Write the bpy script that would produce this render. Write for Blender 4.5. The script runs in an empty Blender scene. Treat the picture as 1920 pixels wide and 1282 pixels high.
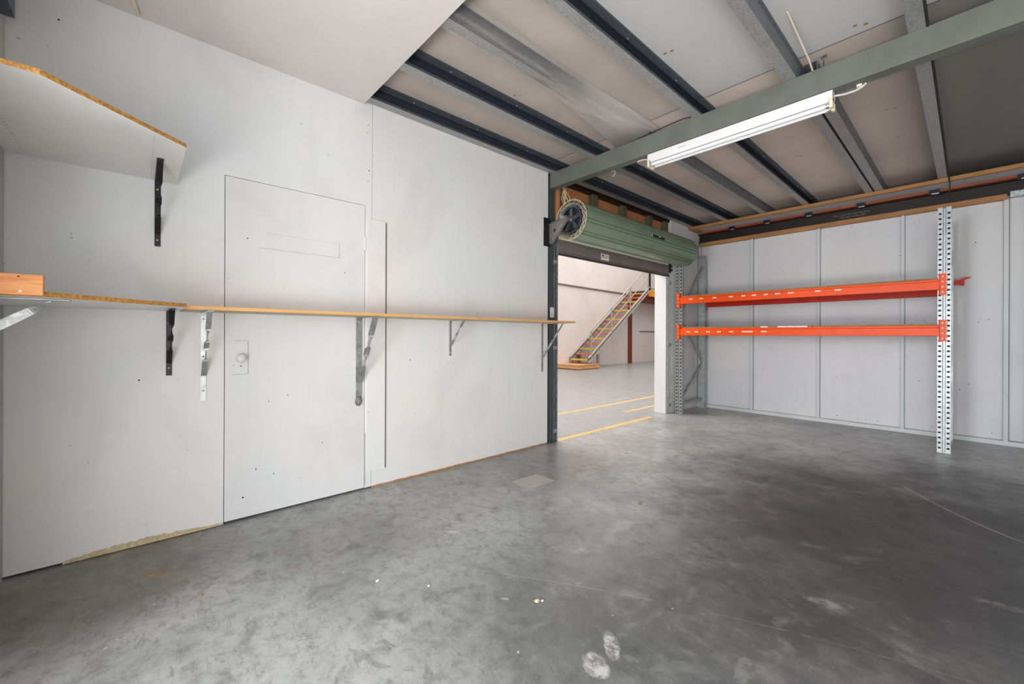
import bpy, bmesh, math, random
from mathutils import Vector, Matrix
random.seed(7)
PI = math.pi
C = bpy.context.scene.collection
EYE = 1.15

# ------------------------------------------------------------------ materials
class NT:
    def __init__(s, name):
        s.m = bpy.data.materials.new(name); s.m.use_nodes = True
        s.t = s.m.node_tree; s.b = s.t.nodes['Principled BSDF']
        s.co = None
    def n(s, typ, **k):
        nd = s.t.nodes.new(typ)
        for a, v in k.items(): setattr(nd, a, v)
        return nd
    def link(s, a, b): s.t.links.new(a, b)
    def setin(s, sock, v):
        if hasattr(v, 'is_linked') or isinstance(v, bpy.types.NodeSocket): s.link(v, sock)
        else: sock.default_value = v
    def coord(s, scale=(1, 1, 1), rot=(0, 0, 0), loc=(0, 0, 0), src='Object'):
        if s.co is None: s.co = s.n('ShaderNodeTexCoord')
        mp = s.n('ShaderNodeMapping')
        s.link(s.co.outputs[src], mp.inputs[0])
        mp.inputs['Scale'].default_value = scale; mp.inputs['Rotation'].default_value = rot; mp.inputs['Location'].default_value = loc
        return mp.outputs[0]
    def noise(s, scale, detail=4, rough=.5, vec=None, dist=0):
        nd = s.n('ShaderNodeTexNoise'); nd.inputs['Scale'].default_value = scale
        nd.inputs['Detail'].default_value = detail; nd.inputs['Roughness'].default_value = rough
        nd.inputs['Distortion'].default_value = dist
        s.link(vec if vec is not None else s.coord(), nd.inputs['Vector'])
        return nd.outputs['Fac']
    def math(s, op, a, b=0.0, c=None):
        nd = s.n('ShaderNodeMath', operation=op)
        s.setin(nd.inputs[0], a); s.setin(nd.inputs[1], b)
        if c is not None: s.setin(nd.inputs[2], c)
        return nd.outputs[0]
    def ramp(s, f, a, b, lo=0.0, hi=1.0):
        nd = s.n('ShaderNodeMapRange'); nd.interpolation_type = 'SMOOTHSTEP'
        s.setin(nd.inputs[0], f)
        for i, v in enumerate((a, b, lo, hi)): nd.inputs[i + 1].default_value = v
        return nd.outputs[0]
    def mix(s, f, a, b):
        nd = s.n('ShaderNodeMix', data_type='RGBA')
        s.setin(nd.inputs[0], f)
        for i, v in ((6, a), (7, b)):
            if isinstance(v, tuple): v = tuple(v) + (1,) if len(v) == 3 else v
            s.setin(nd.inputs[i], v)
        return nd.outputs[2]
    def set(s, name, v): s.setin(s.b.inputs[name], tuple(v) + (1,) if isinstance(v, tuple) and len(v) == 3 else v)
    def bump(s, h, strength=.2, dist=.01):
        nd = s.n('ShaderNodeBump'); nd.inputs['Strength'].default_value = strength; nd.inputs['Distance'].default_value = dist
        s.link(h, nd.inputs['Height']); s.link(nd.outputs[0], s.b.inputs['Normal'])

def sr(r, g, b):
    f = lambda c: (c / 255 / 12.92) if c / 255 <= .04045 else ((c / 255 + .055) / 1.055) ** 2.4
    return (f(r), f(g), f(b))

def plain(name, col, rough=.6, metal=0.0, var=.12, scale=8, spec=None):
    k = NT(name); f = k.noise(scale, 5, .6)
    dark = tuple(c * (1 - var) for c in col); lite = tuple(min(1, c * (1 + var)) for c in col)
    k.set('Base Color', k.mix(k.ramp(f, .3, .7), dark, lite)); k.set('Roughness', rough); k.set('Metallic', metal)
    if spec is not None: k.set('Specular IOR Level', spec)
    return k.m

def painted(name, col, warm, marks=.25, rough=.55):
    k = NT(name)
    f = k.noise(.9, 3, .5); c = k.mix(k.ramp(f, .35, .65), col, warm)
    bl = k.noise(1.7, 4, .55, None, .8); c = k.mix(k.ramp(bl, .50, .68, 0, .16), c, tuple(x * .62 for x in warm)); c = k.mix(k.ramp(k.noise(1.3, 2, .5, k.coord(loc=(5, 3, 2))), .5, .7, 0, .5), c, (col[0] * .93, col[1] * .96, col[2] * 1.0))
    st = k.noise(3.2, 4, .6, k.coord((6, 6, .7)))                       # faint roller streaks
    c = k.mix(k.ramp(st, .45, .75, 0, .14), c, tuple(x * .8 for x in col))
    sp = k.noise(34, 2, .4); sp2 = k.noise(2.3, 2, .5)
    sm = k.math('MULTIPLY', k.ramp(sp, .735, .76), k.ramp(sp2, .52, .62))
    c = k.mix(k.math('MULTIPLY', sm, marks), c, sr(95, 90, 84))
    k.set('Base Color', c); k.set('Roughness', rough)
    k.bump(k.noise(60, 3), .06, .003)
    return k.m

def galv(name, col=(.42, .44, .45), rough=.45, metal=.75, scale=55, var=.3):
    k = NT(name)
    v = k.n('ShaderNodeTexVoronoi'); v.inputs['Scale'].default_value = scale
    k.link(k.coord(), v.inputs['Vector'])
    f = k.math('ADD', k.math('MULTIPLY', v.outputs['Color'], .6), k.math('MULTIPLY', k.noise(6, 4), .4))
    c = k.mix(k.ramp(f, .2, .8), tuple(x * (1 - var) for x in col), tuple(min(1, x * (1 + var)) for x in col))
    k.set('Base Color', c); k.set('Metallic', metal); k.set('Roughness', rough)
    return k.m

def wood(name, a, b, axis='x', scale=1.0, rough=.55):
    k = NT(name)
    sc = {'x': (.7, 9, 9), 'y': (9, .7, 9), 'z': (9, 9, .7)}[axis]
    g = k.noise(3.5 * scale, 6, .65, k.coord(tuple(v * scale for v in sc)), .6)
    f = k.noise(2, 3)
    c = k.mix(k.ramp(g, .3, .7), a, b); c = k.mix(k.ramp(f, .4, .8, 0, .3), c, tuple(x * .6 for x in a))
    k.set('Base Color', c); k.set('Roughness', rough); k.bump(g, .15, .002)
    return k.m

def chip(name, a, b, scale=120):
    k = NT(name); f = k.noise(scale, 3, .7); g = k.noise(9, 4, .6)
    c = k.mix(k.ramp(f, .35, .65), a, b); c = k.mix(k.ramp(g, .45, .75, 0, .5), c, tuple(x * .55 for x in a))
    k.set('Base Color', c); k.set('Roughness', .8); k.bump(f, .3, .002)
    return k.m

M = {}
M['wall'] = painted('painted_wall', sr(222, 224, 223), sr(226, 222, 219), .4)
M['wall_board'] = painted('painted_board', sr(214, 213, 212), sr(208, 207, 210), .45)
M['door'] = painted('painted_door', sr(222, 222, 221), sr(220, 217, 216), .25)
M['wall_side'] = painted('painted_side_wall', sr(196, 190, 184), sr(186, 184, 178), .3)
M['plaster'] = painted('plasterboard', sr(222, 216, 212), sr(214, 206, 202), .15)
M['white_panel'] = painted('white_laminate', sr(238, 237, 234), sr(212, 214, 208), .1, .4)
M['stud_white'] = painted('painted_stud', sr(208, 210, 209), sr(196, 200, 201), .5)
M['dark'] = plain('dark_gap', (.012, .012, .012), .9)
M['galv'] = galv('galvanised_steel')
M['galv_flange'] = galv('galvanised_spangle', (.40, .40, .395), .5, .55, 110, .16)
M['joist'] = galv('joist_steel', (.11, .13, .155), .5, .7, 70, .12)
M['joist_gray'] = galv('joist_grey_steel', (.22, .235, .25), .55, .6, 80, .12)
M['beam_green'] = plain('grey_green_steel', sr(101, 105, 97), .55, .1, .10, 5)
M['column_green'] = plain('dark_green_steel', sr(70, 84, 84), .45, .3, .15, 6)
M['green'] = plain('green_curtain', sr(126, 146, 122), .36, .1, .08, 3)
M['green_light'] = plain('green_curtain_back', sr(168, 170, 150), .5, .0, .08, 3)
M['rail_brown'] = plain('bottom_rail_metal', sr(132, 124, 120), .5, .2, .1, 4)
M['black'] = plain('black_steel', (.014, .014, .017), .35, .3)
M['black_matte'] = plain('black_matte', (.02, .019, .019), .7)
M['zinc'] = galv('zinc_plate', (.60, .62, .61), .32, .85, 40, .15)
M['zinc_dull'] = galv('zinc_dull', (.42, .43, .42), .45, .7, 40, .2)
M['cream'] = plain('cream_plastic', sr(222, 210, 184), .45, 0, .08)
M['cream_edge'] = plain('curtain_edge_tape', sr(196, 178, 152), .7, 0, .15, 30)
M['crumble'] = chip('swollen_board', sr(206, 192, 158), sr(176, 156, 118), 70)
M['gap_brown'] = plain('gap_shadow', sr(120, 112, 104), .8)
M['crumble_brown'] = chip('bare_board', sr(186, 140, 96), sr(150, 108, 74), 70)
M['bounce_strip'] = plain('bounce_strip', sr(250, 246, 226), .6, 0, .04)
M['tube'] = plain('fluorescent_tube', sr(226, 226, 227), .25, 0, .02)
M['fit_white'] = plain('enamel_white', sr(222, 219, 217), .35, 0, .04, 3)
M['cable'] = plain('white_cable', sr(200, 196, 188), .5)
M['orange'] = plain('orange_enamel', sr(238, 80, 10), .45, .0, .08, 4, .3)
M['orange_dark'] = plain('orange_red_enamel', sr(200, 40, 16), .5, 0, .1, 5, .3)
M['sticker'] = plain('sticker_paper', sr(238, 226, 214), .7, 0, .05, 60)
M['deck_edge'] = chip('chipboard_deck', sr(170, 130, 84), sr(140, 104, 66), 60)
M['chip'] = chip('chipboard_edge', sr(205, 150, 72), sr(150, 100, 44))
M['shelf_edge'] = wood('shelf_edge_band', sr(222, 172, 108), sr(206, 152, 88), 'y', .6)
M['shelf_under'] = chip('shelf_underside', sr(205, 192, 168), sr(190, 176, 150), 90)
M['pine'] = wood('pine_block', sr(226, 158, 96), sr(204, 126, 66), 'y', 1.3)
M['timber'] = wood('timber_rail', sr(180, 130, 74), sr(148, 100, 52), 'x', 1)
M['timber_red'] = wood('timber_red', sr(158, 80, 42), sr(120, 56, 28), 'x', 1)
M['grey_strip'] = plain('grey_strip', sr(176, 176, 178), .6, .0, .06, 4)
M['beam_dark'] = plain('dark_red_oxide_steel', sr(30, 22, 19), .55, .2, .25, 5)
M['ink'] = plain('faded_stencil_paint', sr(128, 118, 108), .8)
M['fibre'] = plain('brown_fibreboard', sr(198, 132, 84), .8, 0, .12, 3)
M['stud_green'] = wood('treated_pine', sr(112, 104, 80), sr(80, 86, 64), 'z', 1)
M['rope'] = plain('frayed_string', sr(226, 208, 160), .9)
M['cast'] = plain('cast_wheel', sr(84, 90, 100), .4, .5, .3, 20)
M['bracket_grey'] = plain('bracket_grey', sr(132, 126, 122), .45, .4, .2, 12)
M['yellow_tread'] = plain('yellow_nosing', sr(226, 180, 40), .6, 0, .15, 8)
M['red_tread'] = plain('red_nosing', sr(214, 106, 84), .6, 0, .15, 8)
M['tread_grey'] = plain('tread_grey', sr(120, 112, 104), .7)
M['stringer'] = plain('stringer_grey', sr(196, 188, 180), .45, .2, .08)
M['stringer_dark'] = plain('stringer_web', sr(140, 130, 122), .5, .2, .1)
M['handrail'] = plain('handrail_grey', sr(176, 168, 162), .4, .4, .08)
M['landing_orange'] = plain('landing_orange', sr(232, 150, 40), .5)
M['oxide'] = plain('red_oxide', sr(126, 50, 34), .55)
M['ply'] = wood('plinth_ply', sr(226, 172, 122), sr(206, 146, 96), 'x', .6)
M['far_wall'] = painted('far_wall_paint', sr(226, 217, 212), sr(223, 211, 204), .1)
M['far_pipe'] = plain('far_conduit', sr(120, 108, 100), .6)
M['line'] = plain('yellow_floor_paint', sr(226, 176, 96), .6, 0, .12, 14)
M['chalk'] = plain('crumb', sr(196, 176, 140), .9, 0, .3, 80)
M['leafbrown'] = plain('dry_leaf', sr(150, 112, 70), .9, 0, .3, 60)
M['tape'] = plain('masking_tape', sr(216, 206, 190), .7)
M['red_dot'] = plain('red_print', sr(130, 30, 24), .6)
M['black_print'] = plain('black_print', (.02, .02, .02), .6)
M['rag'] = plain('grey_rag', sr(122, 118, 112), .95, 0, .35, 40)
M['switch'] = plain('switch_plastic', sr(214, 208, 196), .4)

# ceiling: coated sheet, warm grey
def mk_ceiling():
    k = NT('ceiling_sheet')
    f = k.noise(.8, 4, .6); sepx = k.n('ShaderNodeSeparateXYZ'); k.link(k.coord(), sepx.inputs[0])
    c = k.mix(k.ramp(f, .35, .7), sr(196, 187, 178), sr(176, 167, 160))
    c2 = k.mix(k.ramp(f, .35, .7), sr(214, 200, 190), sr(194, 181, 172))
    c2 = k.mix(k.ramp(sepx.outputs[0], -.75, .1), c2, sr(118, 114, 109))  # light falloff painted in: back ceiling pale at left, dark at right
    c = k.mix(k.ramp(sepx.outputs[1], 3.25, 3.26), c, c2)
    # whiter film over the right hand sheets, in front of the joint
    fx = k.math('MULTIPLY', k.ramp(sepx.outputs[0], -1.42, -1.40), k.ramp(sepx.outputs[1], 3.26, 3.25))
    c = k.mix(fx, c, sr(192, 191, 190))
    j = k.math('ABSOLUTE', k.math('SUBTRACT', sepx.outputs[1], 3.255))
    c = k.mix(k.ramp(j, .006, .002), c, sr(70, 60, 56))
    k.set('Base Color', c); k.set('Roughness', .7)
    return k.m
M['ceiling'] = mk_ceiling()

def mk_film():
    k = NT('polythene_film')
    t = k.n('ShaderNodeBsdfTransparent'); mx = k.n('ShaderNodeMixShader')
    f = k.noise(2.0, 3, .6, k.coord((9, .5, 9)))
    k.set('Base Color', sr(186, 180, 174)); k.set('Roughness', .22); k.set('Specular IOR Level', .8)
    sp = k.n('ShaderNodeSeparateXYZ'); k.link(k.coord(), sp.inputs[0])
    g = k.ramp(sp.outputs[1], -.5, .62, .10, .97)
    k.link(k.math('ADD', k.ramp(f, .48, .70, 0, .35), g), mx.inputs[0])
    k.link(t.outputs[0], mx.inputs[1]); k.link(k.b.outputs[0], mx.inputs[2])
    k.link(mx.outputs[0], k.t.nodes['Material Output'].inputs[0])
    k.bump(f, .5, .01)
    return k.m
M['film'] = mk_film()

def mk_floor():
    k = NT('concrete_floor')
    o = k.coord(); sp = k.n('ShaderNodeSeparateXYZ'); k.link(o, sp.inputs[0]); X, Y = sp.outputs[0], sp.outputs[1]
    n1 = k.noise(1.1, 6, .62); n2 = k.noise(5.5, 6, .65, None, .6); n3 = k.noise(28, 5, .7); n4 = k.noise(110, 3, .6)
    nd = k.noise(2.6, 5, .6, k.coord((1, 1, 1), (0, 0, .8)), 1.2)
    light = sr(180, 181, 178); mid = sr(142, 143, 141); dark = sr(58, 58, 60)
    c = k.mix(k.ramp(n1, .32, .68), mid, light)
    def blob(cx, cy, rx, ry, rot=0, soft=(1.0, .55), wob=.5, nz=None):
        dx = k.math('SUBTRACT', X, cx); dy = k.math('SUBTRACT', Y, cy)
        cs, sn = math.cos(rot), math.sin(rot)
        u = k.math('DIVIDE', k.math('ADD', k.math('MULTIPLY', dx, cs), k.math('MULTIPLY', dy, sn)), rx)
        v = k.math('DIVIDE', k.math('SUBTRACT', k.math('MULTIPLY', dy, cs), k.math('MULTIPLY', dx, sn)), ry)
        r = k.math('SQRT', k.math('ADD', k.math('MULTIPLY', u, u), k.math('MULTIPLY', v, v)))
        r = k.math('ADD', r, k.math('MULTIPLY', k.math('SUBTRACT', nz if nz is not None else n2, .5), wob))
        return k.ramp(r, soft[0], soft[1])
    # big dark zone to the right: part stain, part dimness put into the colour
    big = blob(0.0, 3.35, 1.7, 1.9, -.35, (1.3, .3), 1.0, n1)
    big2 = blob(-.75, 1.7, .9, 1.0, .4, (1.2, .3), 1.2, n2)
    c = k.mix(k.math('MULTIPLY', big, .82), c, dark)
    c = k.mix(k.math('MULTIPLY', big2, .45), c, dark)
    c = k.mix(k.math('MULTIPLY', blob(-1.2, 1.35, .6, .75, .6, (1.3, .2), 1.3, n2), .45), c, sr(78, 79, 78))
    c = k.mix(k.math('MULTIPLY', blob(-2.35, 2.75, .55, .6, .0, (1.2, .4), .9, n2), .45), c, sr(84, 84, 83))
    # brown, darker corner by the near wall
    c = k.mix(k.math('MULTIPLY', blob(-2.7, -.1, .55, .55, .6, (1.1, .5), .8), .62), c, sr(92, 82, 66))
    c = k.mix(k.math('MULTIPLY', blob(-2.62, .06, .10, .06, .6, (1.2, .3), 1.4), .7), c, sr(150, 118, 66))
    # mottling and scratches
    c = k.mix(k.ramp(n2, .5, .72, 0, .42), c, sr(92, 91, 90))
    c = k.mix(k.ramp(nd, .56, .70, 0, .34), c, sr(178, 177, 173))
    c = k.mix(k.ramp(n3, .52, .80, 0, .22), c, sr(90, 89, 88))
    n5 = k.noise(13, 8, .78, None, .4)
    c = k.mix(k.ramp(n5, .36, .54, .36, 0), c, sr(70, 70, 70)); c = k.mix(k.ramp(n5, .55, .74, 0, .30), c, sr(190, 190, 186))
    c = k.mix(k.ramp(n4, .60, .76, 0, .38), c, sr(196, 195, 190)); c = k.mix(k.ramp(n4, .42, .30, 0, .35), c, sr(60, 59, 58))
    sw = k.noise(4.5, 7, .72, k.coord((1, 3.2, 1), (0, 0, 1.1)), 2.2); c = k.mix(k.math('MULTIPLY', k.ramp(sw, .46, .38, 0, .34), k.ramp(n1, .42, .58)), c, sr(62, 61, 61)); c = k.mix(k.ramp(sw, .60, .68, 0, .16), c, sr(198, 197, 194))
    c = k.mix(k.math('MULTIPLY', big, .42), c, sr(50, 50, 51))
    c = k.mix(k.math('MULTIPLY', k.ramp(Y, 1.9, .6), k.math('MULTIPLY', k.ramp(X, -.9, .3), .35)), c, sr(150, 151, 160))
    sc = k.noise(3, 4, .7, k.coord((2.2, 34, 1), (0, 0, .55))); c = k.mix(k.ramp(sc, .60, .74, 0, .30), c, sr(74, 72, 72))
    sc = k.noise(3, 4, .7, k.coord((2.2, 40, 1), (0, 0, -.35))); c = k.mix(k.ramp(sc, .64, .78, 0, .28), c, sr(186, 184, 182))
    # white specks
    v = k.n('ShaderNodeTexVoronoi'); v.inputs['Scale'].default_value = 8.5; k.link(o, v.inputs['Vector'])
    spk = k.math('MULTIPLY', k.ramp(v.outputs['Distance'], .055, .03), k.ramp(k.noise(1.7, 3), .42, .58))
    c = k.mix(k.math('MULTIPLY', spk, .75), c, sr(226, 222, 214))
    # dropped paint / plaster spots, faint chalk scuffs, patch squares
    W = sr(206, 204, 198)
    for cx, cy, rx, ry, rot, wob, f in ((-.889, 1.307, .075, .03, 2.3, 1.0, .8), (-.872, 1.186, .062, .045, 2.6, 1.0, .85),
                                        (-2.0, 1.39, .11, .018, .75, 1.8, .8), (-.42, 2.2, .06, .035, .4, 2.6, .22),
                                        (-.52, 1.55, .03, .07, .2, 2.6, .2), (.1, 2.75, .10, .03, .2, 2.6, .18),
                                        (-1.36, 1.19, .02, .008, .6, 0, .5)):
        c = k.mix(k.math('MULTIPLY', blob(cx, cy, rx, ry, rot, (1.1, .8), wob, n3), k.math('MULTIPLY', f, k.math('MULTIPLY', k.ramp(n5, .40, .54, .15, 1), k.ramp(n3, .40, .50, .35, 1)))), c, W)
    def rect(x0, x1, y0, y1, rot, soft=.01):
        cx, cy = (x0 + x1) / 2, (y0 + y1) / 2; dx = k.math('SUBTRACT', X, cx); dy = k.math('SUBTRACT', Y, cy); cs, sn = math.cos(rot), math.sin(rot)
        u = k.math('ABSOLUTE', k.math('ADD', k.math('MULTIPLY', dx, cs), k.math('MULTIPLY', dy, sn)))
        w = k.math('ABSOLUTE', k.math('SUBTRACT', k.math('MULTIPLY', dy, cs), k.math('MULTIPLY', dx, sn)))
        hx, hy = (x1 - x0) / 2, (y1 - y0) / 2
        return k.math('MULTIPLY', k.ramp(u, hx, hx - soft), k.ramp(w, hy, hy - soft))
    c = k.mix(k.math('MULTIPLY', rect(-2.42, -2.20, 2.17, 2.46, 0), .75), c, sr(186, 182, 172))
    c = k.mix(k.math('MULTIPLY', rect(-1.66, -1.56, .62, .78, .5, .02), .15), c, dark)
    # long curved chalk scratch on the right
    dx = k.math('SUBTRACT', X, -.34)
    curve = k.math('ADD', 4.376, k.math('MULTIPLY', dx, k.math('ADD', -1.75, k.math('MULTIPLY', dx, .9))))
    ds = k.math('ABSOLUTE', k.math('SUBTRACT', Y, curve))
    band = k.math('MULTIPLY', k.ramp(ds, .014, .003), k.math('MULTIPLY', k.ramp(X, -.35, -.33), k.ramp(X, .3, .12)))
    c = k.mix(k.math('MULTIPLY', band, .6), c, sr(196, 192, 186))
    curve2 = k.math('ADD', 1.02, k.math('MULTIPLY', k.math('ADD', X, 1.9), k.math('ADD', .55, k.math('MULTIPLY', X, -.12))))
    ds2 = k.math('ABSOLUTE', k.math('SUBTRACT', Y, curve2))
    c = k.mix(k.math('MULTIPLY', k.ramp(ds2, .006, .002), k.math('MULTIPLY', .22, k.ramp(n2, .4, .6))), c, sr(196, 192, 186))
    # warehouse slab is paler
    wh = k.ramp(X, -3.05, -3.25)
    c3 = k.mix(k.ramp(k.noise(6, 5, .6, k.coord((1, 2.5, 1))), .35, .65), sr(156, 156, 156), sr(142, 142, 141))
    c = k.mix(wh, c, c3)
    k.set('Base Color', c)
    k.set('Roughness', k.math('ADD', k.ramp(n2, .3, .75, .27, .42), k.math('MULTIPLY', big, .14))); k.set('Specular IOR Level', .5)
    k.bump(k.math('ADD', n3, n4), .10, .004)
    return k.m
M['floor'] = mk_floor()

# ------------------------------------------------------------------ mesh helper
class MB:
    def __init__(s): s.v = []; s.f = []; s.mi = []; s.sm = []
    def add(s, vs, fs, mi=0, smooth=False):
        o = len(s.v); s.v += [tuple(v) for v in vs]
        for f in fs: s.f.append([o + i for i in f]); s.mi.append(mi); s.sm.append(smooth)
        return s
    def box(s, x0, x1, y0, y1, z0, z1, mi=0):
        x0, x1 = sorted((x0, x1)); y0, y1 = sorted((y0, y1)); z0, z1 = sorted((z0, z1))
        v = [(x0, y0, z0), (x1, y0, z0), (x1, y1, z0), (x0, y1, z0), (x0, y0, z1), (x1, y0, z1), (x1, y1, z1), (x0, y1, z1)]
        return s.add(v, [(0, 3, 2, 1), (4, 5, 6, 7), (0, 1, 5, 4), (1, 2, 6, 5), (2, 3, 7, 6), (3, 0, 4, 7)], mi)
    def prism(s, poly, axis, a, b, mi=0, smooth=False):
        def P(p, t):
            u, w = p
            return {'x': (t, u, w), 'y': (u, t, w), 'z': (u, w, t)}[axis]
        n = len(poly)
        v = [P(p, a) for p in poly] + [P(p, b) for p in poly]
        fs = [(i, (i + 1) % n, n + (i + 1) % n, n + i) for i in range(n)]
        s.add(v, fs, mi, smooth)
        s.add(v, [tuple(range(n - 1, -1, -1)), tuple(range(n, 2 * n))], mi)
        return s
    def tube(s, pts, r, n=8, mi=0, closed=False, caps=True):
        pts = [Vector(p) for p in pts]; rings = []; up = None; m = len(pts)
        for i, p in enumerate(pts):
            if closed: d = pts[(i + 1) % m] - pts[i - 1]
            else: d = pts[min(i + 1, m - 1)] - pts[max(i - 1, 0)]
            d.normalize()
            if up is None: up = Vector((0, 0, 1)) if abs(d.z) < .9 else Vector((1, 0, 0))
            a = d.cross(up); a.normalize(); b = a.cross(d); b.normalize(); up = b
            rr = r[i] if isinstance(r, (list, tuple)) else r
            rings.append([p + a * math.cos(2 * PI * j / n) * rr + b * math.sin(2 * PI * j / n) * rr for j in range(n)])
        vs = [q for ring in rings for q in ring]; fs = []
        for i in range(m if closed else m - 1):
            k = (i + 1) % m
            for j in range(n): fs.append((i * n + j, i * n + (j + 1) % n, k * n + (j + 1) % n, k * n + j))
        s.add(vs, fs, mi, True)
        if caps and not closed: s.add(vs, [tuple(range(n - 1, -1, -1)), tuple((m - 1) * n + j for j in range(n))], mi)
        return s
    def bar(s, p, q, w, h, up=(0, 0, 1), mi=0):
        p, q = Vector(p), Vector(q); d = (q - p).normalized(); a = d.cross(Vector(up)).normalized(); b = a.cross(d)
        v = [c + a * (sx * w / 2) + b * (sz * h / 2) for c in (p, q) for sx, sz in ((-1, -1), (1, -1), (1, 1), (-1, 1))]
        return s.add(v, [(3, 2, 1, 0), (4, 5, 6, 7), (0, 1, 5, 4), (1, 2, 6, 5), (2, 3, 7, 6), (3, 0, 4, 7)], mi)
    def lathe(s, prof, c, axis='z', n=24, mi=0):
        c = Vector(c); vs = []
        for (r, t) in prof:
            for j in range(n):
                a = 2 * PI * j / n; u, w = r * math.cos(a), r * math.sin(a)
                vs.append(c + Vector({'x': (t, u, w), 'y': (u, t, w), 'z': (u, w, t)}[axis]))
        fs = [(i * n + j, i * n + (j + 1) % n, (i + 1) * n + (j + 1) % n, (i + 1) * n + j) for i in range(len(prof) - 1) for j in range(n)]
        return s.add(vs, fs, mi, True)
    def disc(s, c, r, axis='z', n=10, mi=0):
        c = Vector(c); vs = [c + Vector({'x': (0, r * math.cos(2 * PI * j / n), r * math.sin(2 * PI * j / n)), 'y': (r * math.cos(2 * PI * j / n), 0, r * math.sin(2 * PI * j / n)), 'z': (r * math.cos(2 * PI * j / n), r * math.sin(2 * PI * j / n), 0)}[axis]) for j in range(n)]
        return s.add(vs, [tuple(range(n))], mi)
    def holed(s, org, U, V, w, h, cu, cv0, pitch, n, hu, hv, mi=0):
        """flat strip w by h from org along U and V with n square holes in a column; cu is the hole centre across"""
        org, U, V = Vector(org), Vector(U), Vector(V)
        us = [0, cu - hu / 2, cu + hu / 2, w]
        vv = [0]
        for i in range(n): vv += [cv0 + i * pitch - hv / 2, cv0 + i * pitch + hv / 2]
        vv.append(h)
        vs = [org + U * u + V * v for v in vv for u in us]; fs = []
        for j in range(len(vv) - 1):
            for i in range(3):
                if i == 1 and j % 2 == 1: continue
                a = j * 4 + i; fs.append((a, a + 1, a + 5, a + 4))
        return s.add(vs, fs, mi)

def obj(name, mb, mats, parent=None, origin=None, bevel=0, label=None, fixn=True):
    o3 = Vector(parent['_o']) if parent is not None and origin is None else Vector(origin or (0, 0, 0))
    me = bpy.data.meshes.new(name)
    me.from_pydata([tuple(Vector(v) - o3) for v in mb.v], [], mb.f)
    if not isinstance(mats, (list, tuple)): mats = [mats]
    for m in mats: me.materials.append(M[m] if isinstance(m, str) else m)
    for p, mi, sm in zip(me.polygons, mb.mi, mb.sm): p.material_index = mi; p.use_smooth = sm
    if fixn:
        bm = bmesh.new(); bm.from_mesh(me); bmesh.ops.recalc_face_normals(bm, faces=bm.faces); bm.to_mesh(me); bm.free()
    o = bpy.data.objects.new(name, me); C.objects.link(o)
    if parent is not None:
        o.parent = parent
        po = Vector(parent['_o']); o.location = o3 - po
    else: o.location = o3
    o['_o'] = tuple(o3)
    if bevel:
        b = o.modifiers.new('bevel', 'BEVEL'); b.width = bevel; b.segments = 2; b.limit_method = 'ANGLE'; b.angle_limit = .6
    if label: o['label'] = label
    return o
def thing(name, label, cat, loc=(0, 0, 0), group=None, kind=None):
    o = bpy.data.objects.new(name, None); o.empty_display_size = .1; C.objects.link(o); o.location = loc; o['_o'] = tuple(loc)
    o['label'] = label; o['category'] = cat
    if group: o['group'] = group
    if kind: o['kind'] = kind
    return o
def tag(o, label, cat, group=None):
    o['label'] = label; o['category'] = cat
    if group: o['group'] = group
    return o
def struct(o, label=None, cat=None):
    o['kind'] = 'structure'
    if label: o['label'] = label
    if cat: o['category'] = cat
    return o
def single(name, mb, mats, label, cat, origin=(0, 0, 0), group=None, bevel=0):
    return tag(obj(name, mb, mats, None, origin, bevel), label, cat, group)
def dup(root, loc, label):
    def cp(o, p):
        c = o.copy(); C.objects.link(c); c.parent = p
        for ch in [k for k in C.objects if k.parent == o]: cp(ch, c)
        return c
    r = cp(root, None); r.location = loc; r['label'] = label; r['_o'] = tuple(loc)
    return r

W = -3.02          # face of the left wall
NY = -.47          # face of the near wall
BY = 6.92          # face of the back wall boards
CZ = 3.0           # underside of the upper sheet ceiling
JZ = 2.885         # underside of the steel joists

# ------------------------------------------------------------------ shell
mb = MB(); mb.box(-12, 6, -9, 26, -.15, 0)
floor = struct(obj('floor', mb, 'floor'), 'worn grey concrete floor, stained and tinted for shade to the right', 'floor')
for x0, x1, y0, y1, lb in ((-3.07, -3.005, 3.42, 5.42, 'yellow line painted across the roller doorway threshold'),
                           (-4.07, -4.01, 3.3, 9.0, 'long yellow line out in the warehouse'),
                           (-3.52, -3.47, 5.45, 7.2, 'short yellow line near the white jamb')):
    mb = MB(); mb.box(x0, x1, y0, y1, -.001, .0015)
    obj('painted_line', mb, 'line', floor, label=lb)

# left wall, with the opening for the flush door, then the roller door opening
mb = MB()
D0, D1, DZ = .385, 1.245, 2.112      # flush door leaf
mb.box(W - .12, W, NY - .15, D0 - .004, .012, 3.03)
mb.box(W - .12, W, D0 - .004, 1.2985, DZ + .003, 3.03)
mb.box(W - .12, W, D1 + .004, 1.2985, .012, DZ + .003)
mb.box(W - .12, W, 1.3015, 3.235, .012, 3.03)
mb.box(W - .13, W - .03, NY - .15, 3.22, 0, 3.03, 1)
mb.box(W - .16, W - .13, NY - .15, 3.235, 0, 6.5)
mb.box(W - .16, W, 5.93, 7.1, 0, 3.03)
mb.box(W - .16, W - .13, 5.93, 26, 2.98, 6.5); mb.box(W - .16, W - .13, 7.1, 26, 0, 2.98)
mb.box(W - .16, W - .13, -9, NY - .15, 0, 6.5)
mb.box(W - .16, W - .13, 3.235, 5.93, 2.14, 6.5)
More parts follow.
